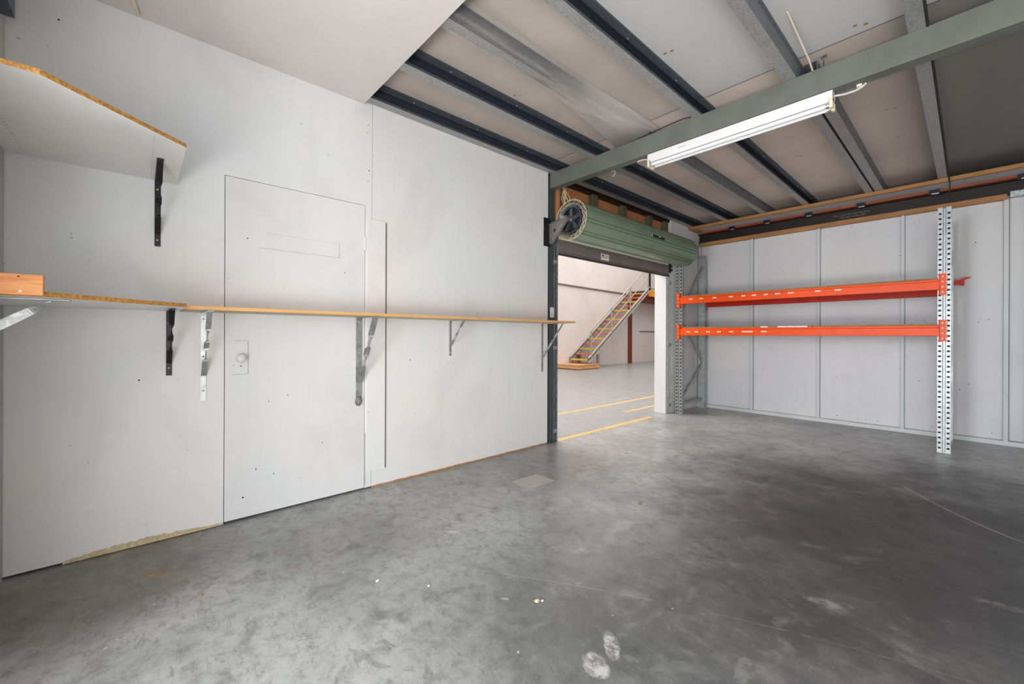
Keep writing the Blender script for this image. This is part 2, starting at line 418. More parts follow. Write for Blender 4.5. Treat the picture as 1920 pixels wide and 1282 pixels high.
# hairline joint battens, nail pops
for (y, z) in ((1.27, 2.72), (1.262, 2.66), (1.275, 2.38), (1.268, 2.3), (-.30, 2.7), (2.3, 1.35), (2.85, 2.3), (.0, .9), (3.12, .93), (1.62, .95), (.62, .72), (.73, .75), (.55, .3), (.48, .14)):
    mb.disc((W + .0008, y, z), random.uniform(.003, .006), 'x', 7, 1)
wl = struct(obj('wall_left', mb, ['wall', 'dark']), 'long white painted sheet wall carrying the shelves', 'wall')
# damaged bottom edge of the sheeting
random.seed(3)
mb = MB(); n = 60; top = []; 
for i in range(n + 1):
    y = -.28 + i * (.66 / n); t = i / n
    h = (.006 + .020 * math.sin(PI * min(1, t * 1.15)) ** .7) * random.uniform(.75, 1.2)
    top.append((y, h))
vs = []; 
for y, h in top: vs += [(W + .002, y, .004), (W + .002, y, h + .01), (W + .006, y, .004), (W + .005, y, h * .6)]
fs = []
for i in range(n): a = 4 * i; fs += [(a + 2, a + 6, a + 7, a + 3), (a + 3, a + 7, a + 5, a + 1)]
mb.add(vs, fs)
obj('crumbled_edge', mb, 'crumble', wl, label='swollen crumbling chipboard edge')
mb = MB()
ys = [1.3 + i * .04 for i in range(49)]
vs = []; fs = []
for y in ys: vs += [(W + .003, y, .0), (W + .003, y, random.uniform(.012, .017))]
for i in range(48): fs.append((2 * i, 2 * i + 2, 2 * i + 3, 2 * i + 1))
mb.add(vs, fs); obj('exposed_edge', mb, 'crumble_brown', wl, label='thin bare brown edge under the white sheet')

door = struct(thing('door_1', 'flush white painted door set into the left wall without a frame', 'door', (W, D0, 0)))
mb = MB(); mb.box(W - .04, W - .0015, D0, D1, .014, DZ)
for a, b in ((.5, 1.75), (1.1, 1.6), (.95, .4), (.65, .25)): mb.disc((W - .0012, a, b), .004, 'x', 7, 1)
obj('door_leaf', mb, ['door', 'dark'], door)
mb = MB(); mb.lathe([(0, .052), (.02, .05), (.026, .04), (.026, .03), (.016, .022), (.013, .004), (.028, .002), (.030, -.002)], (W, .465, 1.005), 'x', 20)
obj('door_knob', mb, 'door', door, label='round door knob painted over in white')
mb = MB(); mb.box(W - .002, W + .0006, .412, .505, .905, 1.112); obj('lock_plate', mb, 'door', door, bevel=.0004)
mb = MB(); mb.box(W + .0004, W + .0012, .5055, .5068, .905, 1.11); mb.box(W + .0004, W + .0012, .42, .5055, .9035, .9048); mb.box(W + .0004, W + .0012, .43, .5055, 1.1105, 1.1118)
mb.disc((W + .001, .468, .955), .005, 'x', 8); mb.disc((W + .001, .43, .96), .003, 'x', 8)
obj('plate_edge', mb, 'rag', door)
mb = MB(); mb.box(W - .002, W + .0002, .556, 1.06, 1.70, 1.80); obj('patch_panel', mb, 'door', door)
mb = MB(); mb.box(W, W + .0006, 1.0595, 1.061, 1.70, 1.80); mb.box(W, W + .0006, .556, 1.06, 1.6995, 1.7007); mb.box(W, W + .0005, .60, 1.06, 1.7993, 1.800)
obj('patch_outline', mb, 'rag', door)
mb = MB(); mb.tube([(W + .003, 1.2475, 1.78), (W + .003, 1.2475, 1.88)], .006, 10); mb.box(W - .001, W + .001, 1.232, 1.262, 1.785, 1.875)
obj('hinge', mb, 'door', door)

mb = MB(); mb.prism([(W, 1.262), (W + .012, 1.262), (W + .016, 1.40), (W, 1.412)], 'z', .13, 2.015)
struct(obj('trim_1', mb, 'wall', bevel=.001), 'flat white vertical cover board beside the flush door', 'trim')
mb = MB(); mb.box(W, W + .004, 1.412, 1.416, .13, 2.012); mb.box(W, W + .001, 1.2515, 1.2545, .03, .42)  # dark strip paints the board's side shadow; thin line marks the door gap
struct(obj('shadow_strip', mb, 'gap_brown'), 'dark strip painted as the shadow right of the white cover board, with the door gap line', 'trim')

# near wall stub, by the camera, and the rest around the wide opening
mb = MB(); mb.box(W + .004, -1.82, NY - .12, NY, 0, 3.03); mb.box(-1.82, 3.4, NY - .12, NY, 2.62, 3.03)
mb.box(W - .002, W + .006, NY - .02, NY - .001, 0, 2.9, 1)
mb.box(2.3, 3.4, NY - .12, NY, 0, 2.62)
wn = struct(obj('wall_front', mb, ['wall_side', 'dark']), 'short white wall return at the left edge, holding the corner shelf ends', 'wall')
mb = MB(); mb.box(3.3, 3.42, NY - .12, 7.1, 0, 3.05)
struct(obj('wall_right', mb, 'wall_board'))

# back wall: white boards on a steel stud frame
mb = MB(); mb.box(W, .27, BY, BY + .05, 0, 2.64); mb.box(.28, 3.4, BY + .02, BY + .06, 0, 2.66)
mb.box(W - .16, 3.4, BY + .06, BY + .12, 0, 3.05)
for i in range(46):
    x = random.uniform(-2.7, .2); z = random.choice([1.34, 1.33, 1.35, .55, .5, .09, .1, .62, random.uniform(.1, 2.5)])
    mb.disc((x, BY - .001, z + random.uniform(-.01, .01)), random.uniform(.003, .007), 'y', 7, 1)
wb = struct(obj('wall_back', mb, ['wall_board', 'rag']), 'white board wall behind the pallet rack', 'wall')
for xs, w in ((-2.21, .035), (-1.385, .032), (-.55, .032), (.255, .036), (-2.99, .03)):
    mb = MB(); mb.box(xs - w / 2, xs + w / 2, BY - .07, BY - .003, .045, 2.62)
    obj('wall_stud', mb, 'stud_white', wb, bevel=.002)
mb = MB(); mb.box(.385, .46, BY - .05, BY + .015, .045, 2.62); obj('wall_stud', mb, 'stud_white', wb, bevel=.002)
mb = MB(); mb.box(W, 3.3, BY - .075, BY, 0, .048); obj('bottom_track', mb, 'stud_white', wb, bevel=.002)
mb = MB(); mb.box(.28, 3.3, BY - .06, BY + .02, 2.64, 2.70); obj('top_track', mb, 'galv', wb)
mb = MB(); mb.box(-2.98, -2.955, BY - .06, BY - .045, .05, 2.45); obj('corner_angle', mb, 'stud_white', wb)

# header above the roller door: fibreboard between treated studs
wh = struct(thing('wall_header', 'unlined framing and brown fibreboard above the roller door', 'wall', (W, 3.3, 2.2)))
mb = MB(); mb.box(W - .13, W - .10, 3.24, 5.95, 2.14, 3.03); obj('fibreboard', mb, 'fibre', wh)
for y in (4.11, 4.74, 5.40, 5.86):
    mb = MB(); mb.box(W - .10, W - .03, y - .05, y + .05, 2.14, 2.88); obj('stud', mb, 'stud_green', wh, bevel=.003)
mb = MB(); mb.box(W - .10, W - .03, 3.45, 3.50, 2.14, 2.88); obj('stud', mb, 'stud_green', wh, bevel=.003)
mb = MB(); mb.box(W - .10, W - .02, 3.405, 3.45, 2.1, 2.84); obj('stud', mb, 'fibre', wh, bevel=.003)
mb = MB(); mb.box(W - .10, W - .02, 3.30, 5.95, 2.86, 2.90); obj('top_plate', mb, 'beam_dark', wh)

# sheet ceiling and lower plasterboard ceiling
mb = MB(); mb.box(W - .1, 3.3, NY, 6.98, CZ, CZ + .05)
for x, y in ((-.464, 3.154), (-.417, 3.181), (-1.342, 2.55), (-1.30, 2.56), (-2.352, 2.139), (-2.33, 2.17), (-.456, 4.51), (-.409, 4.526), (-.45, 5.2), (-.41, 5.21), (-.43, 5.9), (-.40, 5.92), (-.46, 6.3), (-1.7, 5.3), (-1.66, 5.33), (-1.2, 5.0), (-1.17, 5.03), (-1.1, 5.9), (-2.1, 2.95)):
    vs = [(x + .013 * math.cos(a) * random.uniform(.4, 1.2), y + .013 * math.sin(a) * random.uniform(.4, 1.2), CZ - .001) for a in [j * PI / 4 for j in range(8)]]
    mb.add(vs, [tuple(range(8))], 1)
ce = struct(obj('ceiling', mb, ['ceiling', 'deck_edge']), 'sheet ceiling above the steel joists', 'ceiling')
mb = MB(); mb.box(W, 3.3, NY, 1.235, 2.865, 2.878)
struct(obj('ceiling_plasterboard', mb, 'plaster'), 'lower smooth plasterboard ceiling over the near left corner', 'ceiling')

# ------------------------------------------------------------------ warehouse beyond the roller door
mb = MB(); mb.box(-9.95, -9.8, -9, 26, 0, 6.5)
wf = struct(obj('wall_far', mb, 'far_wall'), 'pale warehouse wall beyond the doorway, behind the stairs', 'wall')
mb = MB(); mb.box(-9.8, W - .16, 25.9, 26, 0, 6.5); mb.box(-9.8, W - .16, -9.1, -9, 0, 6.5)
struct(obj('wall_end', mb, 'far_wall'))
mb = MB(); mb.box(-9.95, W - .13, -9.1, 26, 6.5, 6.6); struct(obj('ceiling_warehouse', mb, 'far_wall'))
mb = MB(); mb.tube([(-9.77, 8, 3.04), (-9.77, 15.35, 2.93)], .028, 8)
single('wall_conduit', mb, 'far_pipe', 'long dark rail fixed along the far warehouse wall, left of the stairs', 'pipe', (-9.77, 12, 2.95))
mb = MB(); mb.tube([(-9.77, 16.4, 1.36), (-9.77, 20, 1.36)], .02, 8)
single('wall_conduit', mb, 'far_pipe', 'short dark rail on the far wall under the landing', 'pipe', (-9.77, 17, 1.36))
mb = MB(); mb.box(-9.79, -9.70, 15.50, 15.68, 0, 2.6); mb.box(-9.72, -9.68, 15.46, 15.72, 0, .012)
single('steel_post', mb, 'oxide', 'red-brown steel post below the warehouse landing', 'post', (-9.75, 15.6, 0), bevel=.004)
# plinth
t = thing('step_plinth', 'low plywood plinth at the foot of the warehouse stairs', 'plinth', (-9.3, 11.4, 0))
mb = MB(); mb.box(-9.79, -8.77, 10.92, 12.1, .022, .145); obj('side_boards', mb, 'ply', t, bevel=.004)
mb = MB(); mb.box(-9.79, -8.755, 10.905, 12.11, .145, .165); obj('top_board', mb, 'ply', t, bevel=.003)
for x in (-9.6, -8.85):
    mb = MB(); mb.box(x - .04, x + .04, 10.96, 12.04, 0, .022); obj('skid', mb, 'stud_green', t)
# stairs
st = thing('staircase', 'open warehouse staircase with alternating yellow and red tread nosings', 'stairs', (-9.3, 11.7, 0))
NTR = 15; y0s, z0s = 11.62, .33; y1s, z1s = 15.38, 2.93
for i in range(NTR):
    t_ = i / (NTR - 1); y = y0s + (y1s - y0s) * t_; z = z0s + (z1s - z0s) * t_
    mb = MB(); mb.box(-9.70, -8.94, y, y + .25, z - .035, z); tr = obj('tread', mb, 'tread_grey', st)
    mb = MB(); mb.box(-9.70, -8.94, y - .012, y + .05, z - .05, z + .004); obj('nosing', mb, 'yellow_tread' if i % 2 == 0 else 'red_tread', tr, bevel=.004, label='yellow nosing' if i % 2 == 0 else 'red nosing')
def stringer(x, nm):
    sl = (z1s - z0s) / (y1s - y0s)
    def pt(y, dz): return (y, z0s + (y - y0s) * sl + dz)
    mb = MB()
    ya, yb = y0s + .03, y1s + .30
    mb.prism([pt(ya, -.14), pt(yb, -.14), pt(yb, .03), pt(ya, .03)], 'x', x, x + .008, 1)
    mb.prism([pt(ya, .02), pt(yb, .02), pt(yb, .05), pt(ya, .05)], 'x', x, x + .06)
    mb.prism([pt(ya, -.14), pt(yb, -.14), pt(yb, -.115), pt(ya, -.115)], 'x', x, x + .06)
    mb.box(x, x + .07, 12.115, 12.20, 0, .50, 1)
    return obj(nm, mb, ['stringer', 'stringer_dark'], st)
stringer(-8.94, 'stringer'); stringer(-9.77, 'stringer')
sl = (z1s - z0s) / (y1s - y0s)
posts = []
for y in (11.78, 13.0, 14.25, 15.58):
    z = z0s + (y - y0s) * sl
    mb = MB(); mb.tube([(-8.90, y, z - .05), (-8.90, y, z + .93)], .023, 10); posts.append((y, z)); obj('baluster', mb, 'handrail', st)
mb = MB(); pth = [(-8.90, 11.62, posts[0][1] + .62), (-8.90, 11.66, posts[0][1] + .78), (-8.90, 11.78, posts[0][1] + .92)] + [(-8.90, y, z + .93) for y, z in posts[1:3]] + [(-8.90, 14.85, posts[2][1] + .93 + .46), (-8.90, 15.58, posts[3][1] + .93)]
mb.tube(pth, .024, 10); obj('handrail', mb, 'handrail', st)
mb = MB(); mb.tube([(-8.90, posts[0][0], posts[0][1] + .45), (-8.90, posts[3][0], posts[3][1] + .48)], .018, 8); obj('mid_rail', mb, 'handrail', st)
# landing
ld = thing('mezzanine_landing', 'orange-edged steel landing at the top of the warehouse stairs', 'landing', (-9.3, 17, 0))
mb = MB(); mb.box(-8.99, -8.90, 15.74, 24, 2.80, 3.05); obj('edge_beam', mb, 'landing_orange', ld, bevel=.004)
mb = MB(); mb.box(-9.79, -8.99, 15.72, 24, 3.02, 3.06); obj('deck', mb, 'tread_grey', ld)
mb = MB(); mb.box(-9.79, -9.05, 15.8, 24, 2.62, 3.015); obj('underbeam', mb, 'oxide', ld, bevel=.004)
mb = MB(); mb.box(-8.99, -8.92, 15.74, 15.82, 3.05, 5.2); obj('post', mb, 'beam_dark', ld)
mb = MB(); mb.tube([(-8.94, 15.8, 3.13), (-8.94, 24, 3.13)], .02, 8); mb.tube([(-8.94, 15.8, 4.1), (-8.94, 24, 4.1)], .025, 8)
for i in range(12): mb.tube([(-8.94, 16.25 + i * .36, 3.05), (-8.94, 16.25 + i * .36, 4.1)], .014, 6)
obj('railing', mb, 'stringer_dark', ld)

# ------------------------------------------------------------------ roller door surroundings
# white reveal on the right of the opening
mb = MB(); mb.box(W - .19, W - .01, 5.81, 5.93, 0, 2.14)
struct(obj('trim_jamb', mb, 'door', bevel=.002), 'bright white reveal on the right of the roller doorway', 'trim')
mb = MB()
mb.box(W - .11, W - .005, 3.262, 3.338, 0, 2.80)
mb.box(W - .115, W - .11, 3.25, 3.36, 0, 2.80); mb.box(W - .12, W + .01, 3.24, 3.37, 0, .008)
for z in (.12, .16): mb.tube([(W - .005, 3.30, z), (W + .006, 3.30, z)], .008, 6)
col = single('steel_column', mb, 'column_green', 'dark green steel column between the white wall and the roller doorway', 'column', (W, 3.3, 0), bevel=.003)
mb = MB(); mb.box(W - .01, W - .005, 3.245, 3.2615, 0, 2.86); mb.box(W - .02, W + .004, 3.237, 3.246, 1.32, 1.40); mb.box(W - .02, W + .005, 3.237, 3.247, .80, .90)  # black strip paints the darkness of the open gap beside the column
single('edge_gap_shade', mb, 'black_matte', 'thin black strip standing in for the dark gap at the cut end of the white wall', 'gap_strip', (W, 3.25, 0))
def guide(y0, y1, name_label, side):
    t = thing('door_guide', name_label, 'door track', (W, (y0 + y1) / 2, 0), 'roller door guide tracks')
    mb = MB(); d = y1 - y0
    mb.prism([(W - .06, y0), (W + .0, y0), (W + .0, y0 + .006), (W - .05, y0 + .006), (W - .05, y1 - .006), (W + .0, y1 - .006), (W + .0, y1), (W - .06, y1)], 'z', 0, 2.30)
    obj('channel', mb, 'galv', t)
    mb = MB()
    for i in range(38): mb.disc((W + .0008, y0 + .0035 if side < 0 else y1 - .0035, .05 + i * .058), .003, 'x', 6)
    mb.box(W - .05, W - .046, y0 + .006, y1 - .006, 0, 2.3)
    obj('slot', mb, 'black_matte', t)
    for z in (.12, 1.02, 1.95):
        mb = MB(); mb.box(W + .0, W + .012, y0 - .02 if side < 0 else y0 + .01, y1 - .02 if side < 0 else y1 + .01, z - .02, z + .02); mb.tube([(W + .012, (y0 + y1) / 2 - .012, z), (W + .022, (y0 + y1) / 2 - .012, z)], .008, 6)
        obj('fixing_clip', mb, 'zinc_dull', t)
    return t
guide(3.342, 3.398, 'galvanised perforated track at the left of the roller doorway', -1)
guide(5.86, 5.925, 'dark galvanised track at the right of the roller doorway beside the white reveal', 1)
mb = MB(); mb.box(W - .005, W + .018, 3.275, 3.318, 1.345, 1.455); mb.box(W + .018, W + .021, 3.288, 3.305, 1.375, 1.425)
single('switch_box', mb, 'switch', 'small cream switch box on the green column', 'switch', (W, 3.3, 1.35), bevel=.003)

# roller door
AX = -2.79; AZ = 2.362; R0 = .198; ya, yb = 3.335, 5.90
rd = thing('roller_door', 'green ribbed roller door rolled up above the warehouse doorway', 'roller door', (AX, 4.6, 2.1))
mb = MB(); prof = []
nrib = 9; seg = 25
for i in range(nrib * seg):
    th = 2 * PI * i / (nrib * seg); ph = (i % seg) / seg
    rr = R0 - (.016 if .60 <= ph < .66 or .86 <= ph < .92 else .005 if .66 <= ph < .86 else 0)
    prof.append((AX + rr * math.cos(th), AZ + rr * math.sin(th)))
nn = len(prof)
vs = [(x, ya, z) for x, z in prof] + [(x, yb, z) for x, z in prof]
mb.add(vs, [(i, (i + 1) % nn, nn + (i + 1) % nn, nn + i) for i in range(nn)])
mb.add([(AX + (R0 - .035) * math.cos(a), yy, AZ + (R0 - .035) * math.sin(a)) for yy in (ya, yb) for a in [2 * PI * j / 48 for j in range(48)]], [(j, (j + 1) % 48, 48 + (j + 1) % 48, 48 + j) for j in range(48)])
mb.add([(x, yb, z) for x, z in prof], [tuple(range(nn))])
obj('curtain_roll', mb, 'green', rd)
# wavy edge tapes, spiral wound
mb = MB()
for k in range(5):
    rr = .158 + k * .0115; pts = []; nw = 15 + k
    for j in range(160):
        a = 2 * PI * j / 160
        w = math.sin(a * nw + k * 2.1); r = rr + .0042 * w + (.004 * math.sin(a + 1 + k) if k < 3 else 0)
        pts.append((AX + r * math.cos(a), ya - .002 - .004 * (k % 2), AZ + r * math.sin(a) - (.008 if k < 3 else 0)))
    mb.tube(pts, .0026, 5, 0, True)
mb.tube([(AX + .207 * math.cos(2 * PI * j / 60), ya - .002, AZ - .006 + .207 * math.sin(2 * PI * j / 60)) for j in range(60)], .004, 5, 0, True)
obj('edge_tape', mb, 'cream_edge', rd)
mb = MB()
mb.lathe([(.148, -.012), (.148, .035), (.126, .035), (.126, -.012), (.148, -.012)], (AX, ya, AZ - .005), 'y', 40)
mb.lathe([(0, -.03), (.030, -.03), (.034, .0), (.034, .04), (0, .04)], (AX, ya, AZ - .005), 'y', 20)
for k in range(5):
    a = 2 * PI * k / 5 + .35; c, s_ = math.cos(a), math.sin(a)
    p = Vector((AX + .03 * c, ya + .012, AZ - .005 + .03 * s_)); q = Vector((AX + .13 * c, ya + .012, AZ - .005 + .13 * s_))
    mb.bar(p, q, .018, .040, (-s_, 0, c))
    mb.lathe([(0, -.004), (.010, -.004), (.010, .01)], (q.x * .85 + AX * .15, ya, q.z * .85 + AZ * .15), 'y', 10)
obj('drum_wheel', mb, 'cast', rd)
mb = MB(); mb.disc((AX, ya + .05, AZ), .172, 'y', 48); obj('drum_inside', mb, 'black_matte', rd)
mb = MB(); mb.tube([(AX, 3.22, AZ), (AX, 3.37, AZ)], .017, 12); mb.tube([(AX, yb, AZ), (AX, 6.02, AZ)], .017, 12); obj('axle', mb, 'zinc_dull', rd)
# hanging curtain part and bottom rail
mb = MB(); mb.box(W - .028, W - .018, 3.39, 5.87, 2.19, 2.38); mb.box(W - .016, W - .002, 3.41, 5.86, 2.19, 2.262, 1); obj('curtain', mb, ['green', 'bounce_strip'], rd)  # pale box paints bounced light on the curtain above the rail
mb = MB(); mb.prism([(W - .03, 2.050), (W + .012, 2.050), (W + .016, 2.060), (W + .006, 2.08), (W + .006, 2.198), (W - .0, 2.206), (W - .03, 2.206)], 'y', 3.395, 5.865)
obj('bottom_rail', mb, 'rail_brown', rd)
mb = MB(); mb.box(W - .032, W + .018, 3.395, 5.865, 2.040, 2.051); obj('rubber_seal', mb, 'black_matte', rd)
mb = MB(); mb.box(W + .006, W + .0072, 4.17, 4.335, 2.075, 2.155)
lb = obj('maker_label', mb, 'sticker', rd)
mb = MB(); xx = W + .0076
mb.box(xx, xx + .0004, 4.185, 4.215, 2.127, 2.142); mb.box(xx, xx + .0004, 4.222, 4.24, 2.124, 2.139); mb.box(xx, xx + .0004, 4.27, 4.283, 2.126, 2.138)
mb.box(xx, xx + .0004, 4.175, 4.29, 2.108, 2.114)
obj('print', mb, 'black_print', lb)
mb = MB(); mb.disc((xx + .0003, 4.312, 2.124), .010, 'x', 14); obj('red_dot', mb, 'red_dot', lb)
# lock slot on the roll
aL = -.12; 
mb = MB()
cx, cz = AX + (R0 + .001) * math.cos(.0), AZ + .03
mb.add([(AX + (R0 + .003) * math.cos(a), y, AZ + (R0 + .003) * math.sin(a)) for y in (4.62, 4.93) for a in (-.03, .16)], [(0, 1, 3, 2)])
obj('lock_slot', mb, 'black_print', rd, label='black lock slot in the curtain')
mb = MB(); mb.add([(AX + (R0 + .005) * math.cos(a), y, AZ + (R0 + .005) * math.sin(a)) for y in (4.615, 4.63) for a in (-.03, .16)], [(0, 1, 3, 2)])
mb.tube([(AX + R0, 4.80, AZ + .02), (AX + R0 + .012, 4.80, AZ + .02)], .006, 8); obj('lock_pin', mb, 'sticker', rd)
# bracket
bk = thing('door_bracket', 'grey triangular steel bracket holding the left end of the rolled door', 'bracket', (W, 3.25, 2.25))
mb = MB(); mb.box(W + .001, W + .009, 3.165, 3.262, 2.10, 2.40); obj('wall_plate', mb, 'black', bk, bevel=.002)
mb = MB(); poly = [(W + .009, 2.335), (AX + .02, AZ + .022), (AX + .02, AZ - .018), (W + .03, 2.13), (W + .009, 2.13)]
mb.prism(poly, 'y', 3.246, 3.252); mb.prism([(W + .009, 2.335), (AX + .02, AZ + .022), (AX + .02, AZ + .017), (W + .009, 2.330)], 'y', 3.23, 3.29)
mb.bar((W + .03, 3.262, 2.13), (AX + .02, 3.262, AZ - .018), .030, .005, (0, 0, 1))
obj('arm_plate', mb, 'bracket_grey', bk)
mb = MB(); mb.disc((W + .085, 3.2455, 2.262), .017, 'y', 16); obj('bolt_hole', mb, 'dark', bk)
mb = MB(); mb.tube([(AX - .01, 3.20, AZ), (AX - .01, 3.245, AZ)], .022, 6); obj('bolt', mb, 'zinc_dull', bk)
# right end bracket
mb = MB(); mb.box(W + .001, AX + .03, 5.985, 5.993, AZ - .03, AZ + .03); mb.box(W + .001, W + .009, 5.95, 6.03, AZ - .12, AZ + .12)
single('door_bracket', mb, 'black', 'black bracket at the far right end of the rolled door', 'bracket', (W, 6, 2.3))
mb = MB(); mb.box(W, W + .02, 5.875, 5.91, 2.10, 2.23); mb.box(W + .02, W + .045, 5.88, 5.905, 2.12, 2.15); mb.box(W + .02, W + .045, 5.88, 5.905, 2.18, 2.2)
single('door_stop', mb, 'black', 'small black stop at the right end of the door bottom rail', 'stop', (W, 5.9, 2.15))
# frayed string
random.seed(11); mb = MB()
for k in range(13):
    p = Vector((W + .03, 3.47 + random.uniform(-.02, .02), 2.76)); pts = [p.copy()]
    for j in range(7):
        p = p + Vector((random.uniform(-.012, .014), random.uniform(-.02, .02), -random.uniform(.012, .036))); pts.append(p.copy())
    mb.tube(pts, .003, 5)
mb.tube([(W - .02, 3.47, 2.79), (W + .01, 3.465, 2.785), (W + .03, 3.47, 2.76)], .006, 6)
single('frayed_string', mb, 'rope', 'bunch of frayed cream string hanging above the left end of the rolled door', 'string', (W, 3.47, 2.76))

# ------------------------------------------------------------------ beam and joists
mb = MB()
mb.prism([(3.26, 2.725), (3.35, 2.725), (3.35, 2.733), (3.268, 2.733), (3.268, 2.877), (3.35, 2.877), (3.35, 2.885), (3.26, 2.885)], 'x', W + .002, 3.3)
beam = single('steel_beam', mb, 'beam_green', 'long grey-green steel beam crossing the ceiling in front of the roller door', 'beam', (0, 3.3, 2.725), bevel=.002)
def cjoist(name, x, w, y0, y1, lab, openside, web_mat, ztop=CZ, z0=JZ, screws=True):
    """cold formed C section: bottom flange from x to x+w. openside=+1: open towards +x ; -1: web on the +x side"""
    t = thing(name, lab, 'joist', (x, (y0 + y1) / 2, z0), 'steel ceiling joists')
    th = .003; x1 = x + w; r = .006
    if openside > 0: prof = [(x1, z0 + .018), (x1, z0), (x, z0), (x, ztop), (x1, ztop), (x1, ztop - .018), (x1 - th, ztop - .018), (x1 - th, ztop - th), (x + th, ztop - th), (x + th, z0 + th), (x1 - th, z0 + th), (x1 - th, z0 + .018)]
    else: prof = [(x, z0 + .018), (x, z0), (x1, z0), (x1, ztop), (x, ztop), (x, ztop - .018), (x + th, ztop - .018), (x + th, ztop - th), (x1 - th, ztop - th), (x1 - th, z0 + th), (x + th, z0 + th), (x + th, z0 + .018)]
    mb = MB(); mb.prism(prof, 'y', y0, y1)
    n = len(mb.f)
    for i, f in enumerate(mb.f):   # bottom flange keeps a lighter spangled finish
        zz = [mb.v[j][2] for j in f]
        if max(zz) - min(zz) < 1e-6 and abs(zz[0] - z0) < 1e-6: mb.mi[i] = 1
    obj('channel', mb, [web_mat, 'galv_flange'], t)
    if screws:
        xs = x1 + .012 if openside < 0 else x1 + .014
        y = max(y0, 1.3) + .3
        mb = MB()
        mb.prism([(x1 - .002, ztop - .034), (x1 + .004, ztop - .034), (x1 + .004, ztop - .02), (x1 + .028, ztop - .012), (x1 + .028, ztop), (x1 - .002, ztop)] if openside > 0 else [(x1, ztop - .006), (x1 + .012, ztop - .006), (x1 + .012, ztop), (x1, ztop)], 'y', y0, y1)
        obj('top_batten', mb, web_mat, t)
        if openside > 0:
            while y < y1:
                mb = MB(); mb.tube([(x1 + .003, y, ztop - .026), (x1 + .010, y, ztop - .026)], .006, 6); obj('screw', mb, 'zinc', t); y += .62
    return t
cjoist('ceiling_joist', -3.015, .075, .9, 6.94, 'dark steel joist tight against the top of the left wall', 1, 'joist')
cjoist('ceiling_joist', -2.50, .078, .9, 6.94, 'dark open-sided steel joist, second out from the left wall', 1, 'joist')
cjoist('ceiling_joist', -1.985, .07, 1.0, 2.45, 'steel joist wrapped in clear plastic film, its near length before the big beam', -1, 'joist_gray')
cjoist('ceiling_joist', -1.985, .07, 3.36, 6.94, 'grey flat-sided joist beyond the big beam, just left of the lamp tubes', -1, 'joist_gray')
cjoist('ceiling_joist', -1.485, .07, .9, 6.94, 'steel joist with bright spangled flange and dark open side, over the lamp', 1, 'joist')
cjoist('ceiling_joist', -.853, .07, .9, 6.94, 'grey flat-sided steel joist crossing near the right end of the lamp', -1, 'joist_gray')
cjoist('ceiling_joist', -.765, .075, 3.36, 6.94, 'wide grey joist doubled alongside another beyond the big beam', -1, 'joist_gray', screws=False)
cjoist('ceiling_joist', -.242, .072, .9, 6.94, 'rightmost grey steel joist, with a black cable along its edge', 1, 'joist_gray', screws=False)

# plastic film over the third joist
mb = MB(); ny = 26; prof0 = []
vs = []; fs = []; 
for i in range(ny + 1):
    t_ = i / ny; y = 1.24 + t_ * 2.22; e = max(0, (t_ - .35) / .65); g = max(0, (t_ - .55) / .45)
    zb = JZ - .006 + g ** 1.5 * .108
    xl = -1.995 - e ** 1.6 * .33; xr = -1.905 + .01 * math.sin(t_ * 9)
    s_ = [(xl - .0, zb + .0), (xl + .03, zb - .0), ((xl + xr) / 2 + .02 * math.sin(t_ * 14), zb - .003), (xr, zb), (xr + .012, zb + (CZ - zb) * .35), (xr + .02 + .02 * math.sin(5 * t_), zb + (CZ - zb) * .7), (xr + .05 + .10 * max(0, 1 - t_ / .35) ** 2, CZ - .004)]
    vs += [(a, y, b) for a, b in s_]
m = 7
for i in range(ny):
    for j in range(m - 1): a = i * m + j; fs.append((a, a + 1, a + m + 1, a + m))
mb.add(vs, fs, 0, True)
single('plastic_film', mb, 'film', 'creased clear plastic film draped over the joist near the plasterboard edge', 'plastic sheet', (-1.95, 2.3, JZ), bevel=0)

# black cable along the rightmost joist
mb = MB(); mb.tube([(-.162, 1.0, JZ + .004), (-.162, 3.1, JZ + .002), (-.160, 4.4, JZ - .003), (-.158, 6.42, JZ - .004), (-.152, 6.47, 2.80), (-.150, 6.47, 2.60)], .006, 6)
single('black_cable', mb, 'black_matte', 'thin black cable running beside the rightmost joist and down over the timber rail', 'cable', (-.16, 4, JZ))
# conduit stub and bent strap on top of the beam
mb = MB(); mb.tube([(-.703, 2.735, CZ), (-.702, 2.9, 2.975), (-.700, 3.20, 2.932), (-.699, 3.315, 2.887)], .0055, 8)
single('conduit', mb, 'cream', 'thin cream conduit slanting from the ceiling onto the big beam', 'conduit', (-.7, 2.6, CZ))
mb = MB()
pts = [(-.785, 3.285, 2.945), (-.80, 3.285, 2.94), (-.80, 3.285, 2.889), (-.645, 3.285, 2.889), (-.64, 3.285, 2.94), (-.655, 3.285, 2.96), (-.625, 3.285, 2.965)]
for a, b in zip(pts, pts[1:]): mb.bar(a, b, .03, .003, (0, 1, 0) if False else (0, 0, 1) if abs(a[2] - b[2]) < .03 else (1, 0, 0))
single('metal_strap', mb, 'joist_gray', 'bent galvanised strap standing on top of the big beam', 'strap', (-.72, 3.285, 2.889))
mb = MB(); mb.tube([(-2.05, 3.27, 2.887), (-1.9, 3.262, 2.892), (-1.72, 3.256, 2.90), (-1.56, 3.256, 2.905), (-1.45, 3.27, 2.895)], .004, 6)
single('blue_wire', mb, 'black', 'dark wire lying along the top edge of the big beam left of the lamp', 'wire', (-1.8, 3.26, 2.89))
mb = MB(); mb.box(-.48, -.455, 3.325, 3.356, 2.714, 2.7245)
single('beam_clip', mb, 'sticker', 'tiny white clip on the underside of the big beam', 'clip', (-.47, 3.34, 2.72))

